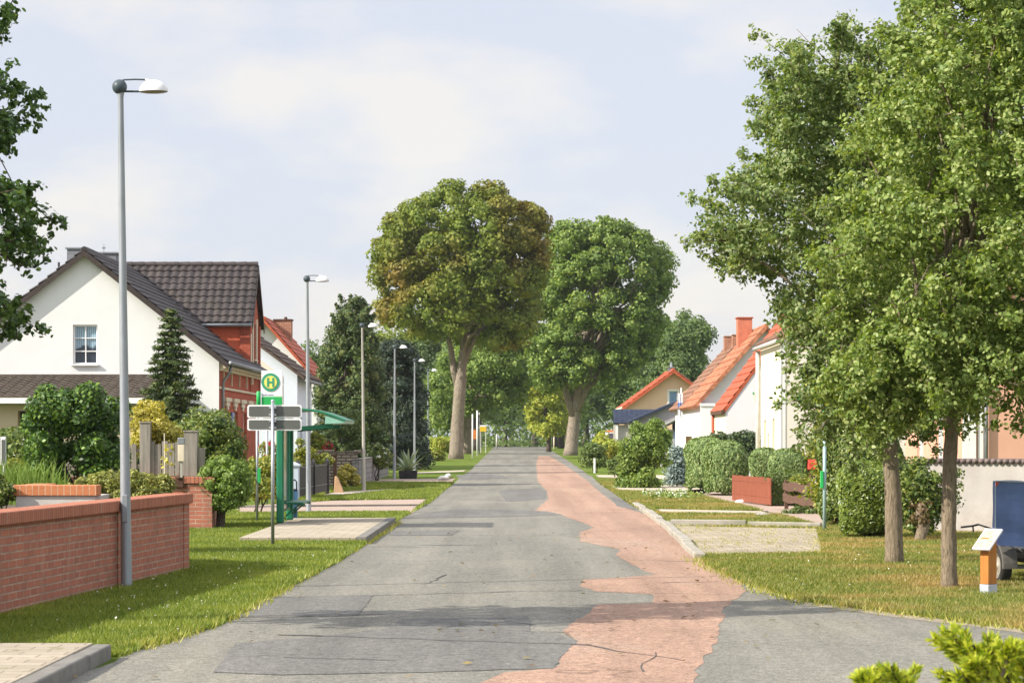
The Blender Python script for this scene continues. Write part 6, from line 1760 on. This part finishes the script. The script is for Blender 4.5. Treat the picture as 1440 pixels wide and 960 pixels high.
shrub('golden_bush', 'golden yellow bush leaning over the grey board fence', 212, 46.75, [(182, 640), (184, 564), (205, 556), (224, 562), (240, 578), (260, 596), (258, 640)], 60, (.10, .22), .07, 3.6, M['leaf_gold'], bz=.5, core=.6)
shrub('golden_bush', 'small dark leaved bush under the golden bush', 215, 47.9, [(196, 600), (232, 604), (246, 618), (236, 640), (196, 640)], 14, (.12, .2), .075, 3.2, M['leaf_laurel'], bz=.5, core=.7)
shrub('round_laurel', 'large dark round bush between the conifer and the brick house front', 293, 50.5, [(240, 600), (255, 578), (285, 570), (320, 574), (343, 596), (350, 630), (346, 680), (300, 690), (250, 680), (236, 640)], 60, (.18, .34), .085, 4.0, M['leaf_laurel'], core=.8)
tree('globe_tree', 'small globe shaped tree on a short stem in front of the brick wall', 'tree', (309, 0), 46.3, [(309, 746), (311, 715), (315, 690)], [.085, .075, .05], [(280, 690), (277, 668), (288, 646), (312, 637), (340, 642), (357, 662), (358, 690), (345, 712), (318, 724), (292, 715)], 110, (.10, .20), .05, 7.0, M['leaf_lime'], M['bark_dark'], limbs=10, nmax=60000, core=.7, flare=False, limb_from=.4)
shrub('garden_hedge', 'loose yellow green hedge behind the bus stop poles', 362, 58, [(335, 700), (336, 655), (352, 640), (378, 638), (396, 646), (400, 700), (370, 706)], 30, (.16, .3), .085, 3.6, M['leaf_goldmix'], cat='hedge', core=.8)
shrub('rose_bush', 'sparse rose bush with red blossoms against the blue house', 377, 72, [(362, 652), (364, 624), (378, 616), (390, 626), (392, 650)], 10, (.12, .22), .09, 2.2, M['leaf_goldmix'], core=0, flowers=(M['flower_red'], 26, .09))
shrub('garden_flowers', 'mixed pale flowers and greenery behind the dark slat fence', 425, 80, [(404, 662), (408, 622), (425, 614), (445, 628), (470, 640), (470, 664)], 22, (.14, .26), .10, 2.4, M['leaf_goldmix'], core=.6, flowers=(M['flower_white'], 60, .06))
shrub('yellow_shrub', 'yellow green shrub beside the triangular standing stone', 489, 86, [(472, 686), (474, 660), (486, 652), (500, 655), (508, 670), (506, 688)], 20, (.14, .28), .10, 3.6, M['leaf_gold'], core=.75)
shrub('lime_shrub', 'yellow green bush behind the layered stone wall', 446, 100, [(432, 655), (434, 610), (446, 600), (458, 612), (462, 655)], 16, (.2, .34), .12, 3.4, M['leaf_goldmix'], core=.75)
shrub('red_flowers', 'crimson flowering plant on top of the layered stone wall', 461, 92.3, [(453, 640), (454, 624), (462, 616), (469, 624), (470, 640)], 8, (.1, .16), .1, 1.6, M['leaf_laurel'], cat='flowers', bz=1.0, core=0, flowers=(M['flower_red'], 110, .11))
shrub('weeping_shrub', 'bright green drooping shrub in front of the dark conifer', 490, 105, [(470, 650), (468, 588), (482, 570), (508, 572), (518, 600), (515, 650)], 26, (.22, .42), .13, 3.0, M['leaf_box'], core=.7)
shrub('blossom_shrub', 'dark shrub with white blossoms above the block wall', 532, 100, [(518, 660), (520, 630), (534, 620), (550, 628), (556, 662)], 16, (.2, .36), .12, 3, M['leaf_laurel'], core=.75, flowers=(M['flower_white'], 46, .13))
shrub('dark_shrub', 'dark shrub behind the street lamp and agave', 590, 128, [(545, 662), (550, 618), (575, 600), (600, 612), (612, 655), (600, 664)], 28, (.3, .5), .15, 3.4, M['leaf_spruce'], core=.75)
shrub('meadow_bush', 'yellow flecked bush at the foot of the big maple', 612, 165, [(600, 656), (602, 636), (615, 630), (630, 638), (632, 656)], 16, (.25, .4), .17, 3, M['leaf_goldmix'], core=.7)
shrub('reed_patch', 'sunlit tall meadow grass left of the maple trunk', 622, 196, [(596, 640), (598, 614), (640, 614), (642, 640)], 20, (.3, .6), .2, 3, M['leaf_yellowish'], cat='plant', core=.6)

# ------------------------------------------------------------------ right gardens
shrub('loose_bush', 'tall loose green bush on the right verge by the gravel drive', 905, 88, [(868, 690), (866, 640), (880, 605), (905, 582), (928, 590), (945, 620), (948, 662), (938, 690), (900, 697)], 76, (.16, .38), .115, 3.6, M['leaf_maple_green'], core=.5, inset=.6)
shrub('round_bush', 'round green bush with a white post beside the far right verge', 837, 120, [(816, 656), (814, 636), (826, 622), (846, 622), (860, 636), (860, 656), (838, 662)], 26, (.22, .42), .14, 3.8, M['leaf_box'], core=.8)
shrub('tall_bush', 'brighter bush behind the round bush below the van', 850, 135, [(832, 650), (836, 612), (850, 600), (862, 618), (884, 624), (890, 655)], 26, (.28, .5), .16, 3.2, M['leaf_yellowish'], core=.6)
shrub('low_bush', 'low bush left of the loose bush on the right verge', 868, 108, [(852, 668), (854, 648), (868, 640), (882, 650), (884, 670)], 16, (.16, .3), .12, 3.4, M['leaf_box'], core=.7)
shrub('low_bush', 'leafy bush in front of the grey lean-to shed', 922, 132, [(896, 640), (900, 600), (918, 590), (944, 606), (950, 640)], 24, (.26, .46), .15, 3.0, M['leaf_maple_green'], core=.6)
hedge('column_hedge', 'olive clipped hedge section between the two brown posts', (X(953, 98), 98, .03), (.62, 1.2, 1.25), 6, .11, M['leaf_laurel'])
shrub('cypress_bush', 'tall dark greenery filling behind the thuja hedge', 1040, 92, [(975, 660), (985, 618), (1010, 606), (1050, 602), (1090, 612), (1112, 640), (1110, 670)], 44, (.3, .55), .13, 3.6, M['leaf_thuja_dark'], core=.8, cat='hedge', up=.5)
hedge('thuja_hedge', 'pale green rounded thuja hedge at the right verge', (X(993, 82), 82, 0), (1.15, 3.2, 1.72), 3.4, .115, M['leaf_thuja'], upright=True, lai=4.2)
hedge('thuja_hedge', 'dark shaded thuja hedge block beside the red board fence', (X(1022, 76), 76.5, 0), (1.15, 3.0, 1.60), 3.6, .11, M['leaf_thuja'], upright=True, lai=4.2)
hedge('topiary_dome', 'rounded clipped evergreen dome, the left of two', (X(1078, 70), 70, 0), (.86, .9, 1.42), 2.8, .085, M['leaf_thuja'], upright=True, lai=4.2, cat='topiary')
hedge('topiary_dome', 'larger rounded clipped evergreen dome behind the plank fence', (X(1110, 66.5), 66.5, 0), (1.0, 1.0, 1.40), 2.8, .085, M['leaf_thuja'], upright=True, lai=4.2, cat='topiary')
hedge('box_hedge', 'low square clipped hedge between the red boards and brown planks', (X(1108, 63.6), 64.1, 0), (.95, 1.0, .80), 9, .06, M['leaf_box'], lai=4)
shrub('golden_shrub', 'airy yellow green shrub behind the plank fence', 1125, 60.5, [(1108, 712), (1105, 690), (1116, 668), (1132, 666), (1140, 676), (1150, 700), (1145, 716)], 34, (.08, .2), .085, 2.4, M['leaf_goldmix'], core=0, inset=.5)
shrub('leafy_weed', 'small leafy weeds along the foot of the plank fence', 1128, 57, [(1100, 726), (1104, 714), (1130, 712), (1158, 716), (1160, 730)], 16, (.05, .1), .07, 2.6, M['leaf_box'], core=0, inset=.4, stem_r=.008)
shrub('airy_shrub', 'airy yellowing shrub against the cream house corner', 1150, 66, [(1132, 660), (1130, 625), (1142, 605), (1160, 590), (1168, 640), (1160, 668)], 26, (.10, .22), .09, 1.8, M['leaf_goldmix'], core=0, inset=.5)
hedge('tall_hedge', 'tall dark broad leaved hedge behind the bus stop post', (X(1213, 48.5), 48.9, 0), (1.42, 2.6, 1.98), 3.6, .085, M['leaf_laurel'], lai=4.4, lump=.07)
hedge('ball_hedge', 'bright rounded leafy bush behind the thicker tree trunk', (X(1226, 42.5), 42.5, 0), (1.10, 1.3, 1.26), 3.0, .075, M['leaf_ball'], lai=4.6, lump=.05)
shrub('trunk_bush', 'dense bush grown over an old gnarled stump between the two trunks', 1297, 41.5, [(1262, 738), (1256, 690), (1262, 655), (1290, 640), (1318, 648), (1332, 680), (1330, 725), (1312, 752), (1284, 752)], 54, (.12, .26), .075, 4.0, M['leaf_laurel'], core=.75, stem_r=.05)
mbp = [(1296, 772), (1294, 755), (1299, 740), (1293, 724), (1297, 708)]
c = Vector((X(1296, 40.9), 40.9, 0)); root = thing('tree_stump', 'gnarled ivy-clad old stump below the dense bush', 'stump', c)
mb = MB(); mb.tube([W(p[0], p[1], 40.9) - c for p in mbp], [.12, .09, .10, .08, .07], 12); mb.build('stump_wood', M['bark'], root, smooth=True)
C = np.array([tuple(W(1296 + random.uniform(-10, 10), random.uniform(700, 768), 40.85)) for _ in range(12)]); P, N = clump_leaves(C, np.full(12, .12), 260, fill=.3)
leaf_obj('ivy', P, N, .06, M['leaf_dead'], root, c, QUAD)
shrub('twiggy_shrub', 'sparse dark twigs with small leaves left of the grey wall', 1335, 43.4, [(1322, 720), (1326, 660), (1342, 640), (1356, 670), (1352, 715), (1335, 735)], 34, (.06, .14), .065, 1.0, M['leaf_laurel'], core=0, inset=.4, stem_r=.01)

# ------------------------------------------------------------------ juniper in the foreground
c = Vector((1.52, 8.4, 0)); root = thing('juniper_bush', 'yellow green feathery juniper tips at the bottom right corner', 'shrub', c)
mb = MB(); Ps, Ns, Ts = [], [], []
def spray(tip, base, n):
    tip, base = Vector(tip), Vector(base)
    mid = base.lerp(tip, .55) + Vector((0, 0, .03)); mb.tube([base - c, mid - c, tip - c], [.006, .004, .0015], 5)
    t = rng.random(n) ** .8
    b0, m0, t0 = np.array(base), np.array(mid), np.array(tip)
    p = b0 * ((1 - t) ** 2)[:, None] + 2 * m0 * (t * (1 - t))[:, None] + t0 * (t ** 2)[:, None]
    dr = np.array((tip - base).normalized())
    k = rng.normal(size=(n, 3)); k -= (k @ dr)[:, None] * dr; k /= np.linalg.norm(k, axis=1)[:, None]
    Ps.append(p + k * (.004 + .022 * (1.05 - t) * rng.random(n))[:, None] ); Ts.append(dr * .85 + k * .6)
tips = [((1328, 900), (1362, 935)), ((1345, 905), (1372, 940)), ((1395, 908), (1380, 945)), ((1375, 915), (1390, 955)), ((1425, 905), (1410, 950)), ((1440, 908), (1420, 950)), ((1358, 935), (1395, 965)), ((1412, 925), (1420, 970)), ((1450, 915), (1440, 970)), ((1340, 922), (1372, 948)),
        ((1255, 945), (1275, 985)), ((1225, 955), (1255, 990)), ((1275, 950), (1285, 990)), ((1205, 952), (1235, 985)), ((1355, 950), (1385, 985)), ((1400, 940), (1420, 990)), ((1330, 958), (1370, 990)), ((1470, 900), (1450, 960)), ((1500, 905), (1470, 960))]
for (tx, ty), (bx_, by_) in tips:
    d = random.uniform(8.0, 8.8); T_ = W(tx, ty, d); B_ = W(bx_, by_, d + .02); spray(T_, B_, 150)
    for q in range(5):
        f = random.uniform(.0, .7); o_ = B_.lerp(T_, f); e = o_ + (T_ - B_) * random.uniform(.25, .5) + Vector((random.uniform(-.05, .05), random.uniform(-.06, .06), random.uniform(-.02, .04))); spray(e, o_, 70)
for q in range(46):   # body of the bush below and right of the frame
    a = random.uniform(0, 2 * PI); r = random.uniform(.05, .5); h = random.uniform(.3, .70) - .1 * r
    B_ = c + Vector((.25 + r * .6 * math.cos(a), r * .6 * math.sin(a), h * .7)); T_ = c + Vector((.25 + r * 1.1 * math.cos(a), r * math.sin(a), h)); spray(T_, B_, 120)
for q in range(16):
    a = random.uniform(0, 2 * PI); mb.tube([(.25, 0, 0), (.25 + .15 * math.cos(a), .15 * math.sin(a), .3), (.25 + .3 * math.cos(a), .3 * math.sin(a), .55)], [.015, .01, .005], 6)
tw = mb.build('twigs', M['bark_dark'], root, fix=False); tw['kind'] = 'stuff'
P = np.vstack(Ps); T = np.vstack(Ts); T /= np.linalg.norm(T, axis=1)[:, None]
n = len(P); R0 = unit(n); N = np.cross(T, R0); N /= np.linalg.norm(N, axis=1)[:, None] + 1e-9; B = np.cross(T, N)
s = .026 * (.7 + .6 * rng.random(n)); sh = np.array([(0, -.2, 0), (.10, .3, 0), (0, 1, 0), (-.10, .3, 0)])
V = P[:, None, :] + (sh[None, :, 1, None] * T[:, None, :] + sh[None, :, 0, None] * B[:, None, :] * 1.6) * s[:, None, None]
o = bpy.data.objects.new('foliage', fast_mesh('foliage', V.reshape(-1, 3) - np.array(c), 4, M['leaf_juniper'])); COL.objects.link(o); o.parent = root

# ------------------------------------------------------------------ thin summer haze over the whole place
mb = MB(); mb.bx(-905, 905, -65, 3205, -1.1, 34)
m = bpy.data.materials.new('haze'); m.use_nodes = True; nt = m.node_tree; nt.nodes.remove(nt.nodes['Principled BSDF'])
pv = nt.nodes.new('ShaderNodeVolumePrincipled'); pv.inputs['Color'].default_value = (.86, .90, .97, 1); pv.inputs['Density'].default_value = .00011; pv.inputs['Anisotropy'].default_value = .2
nt.links.new(pv.outputs[0], nt.nodes['Material Output'].inputs['Volume'])
hz = mb.build('haze', m); hz['kind'] = 'stuff'; hz['label'] = 'thin pale summer haze between the far trees'; hz['category'] = 'haze'
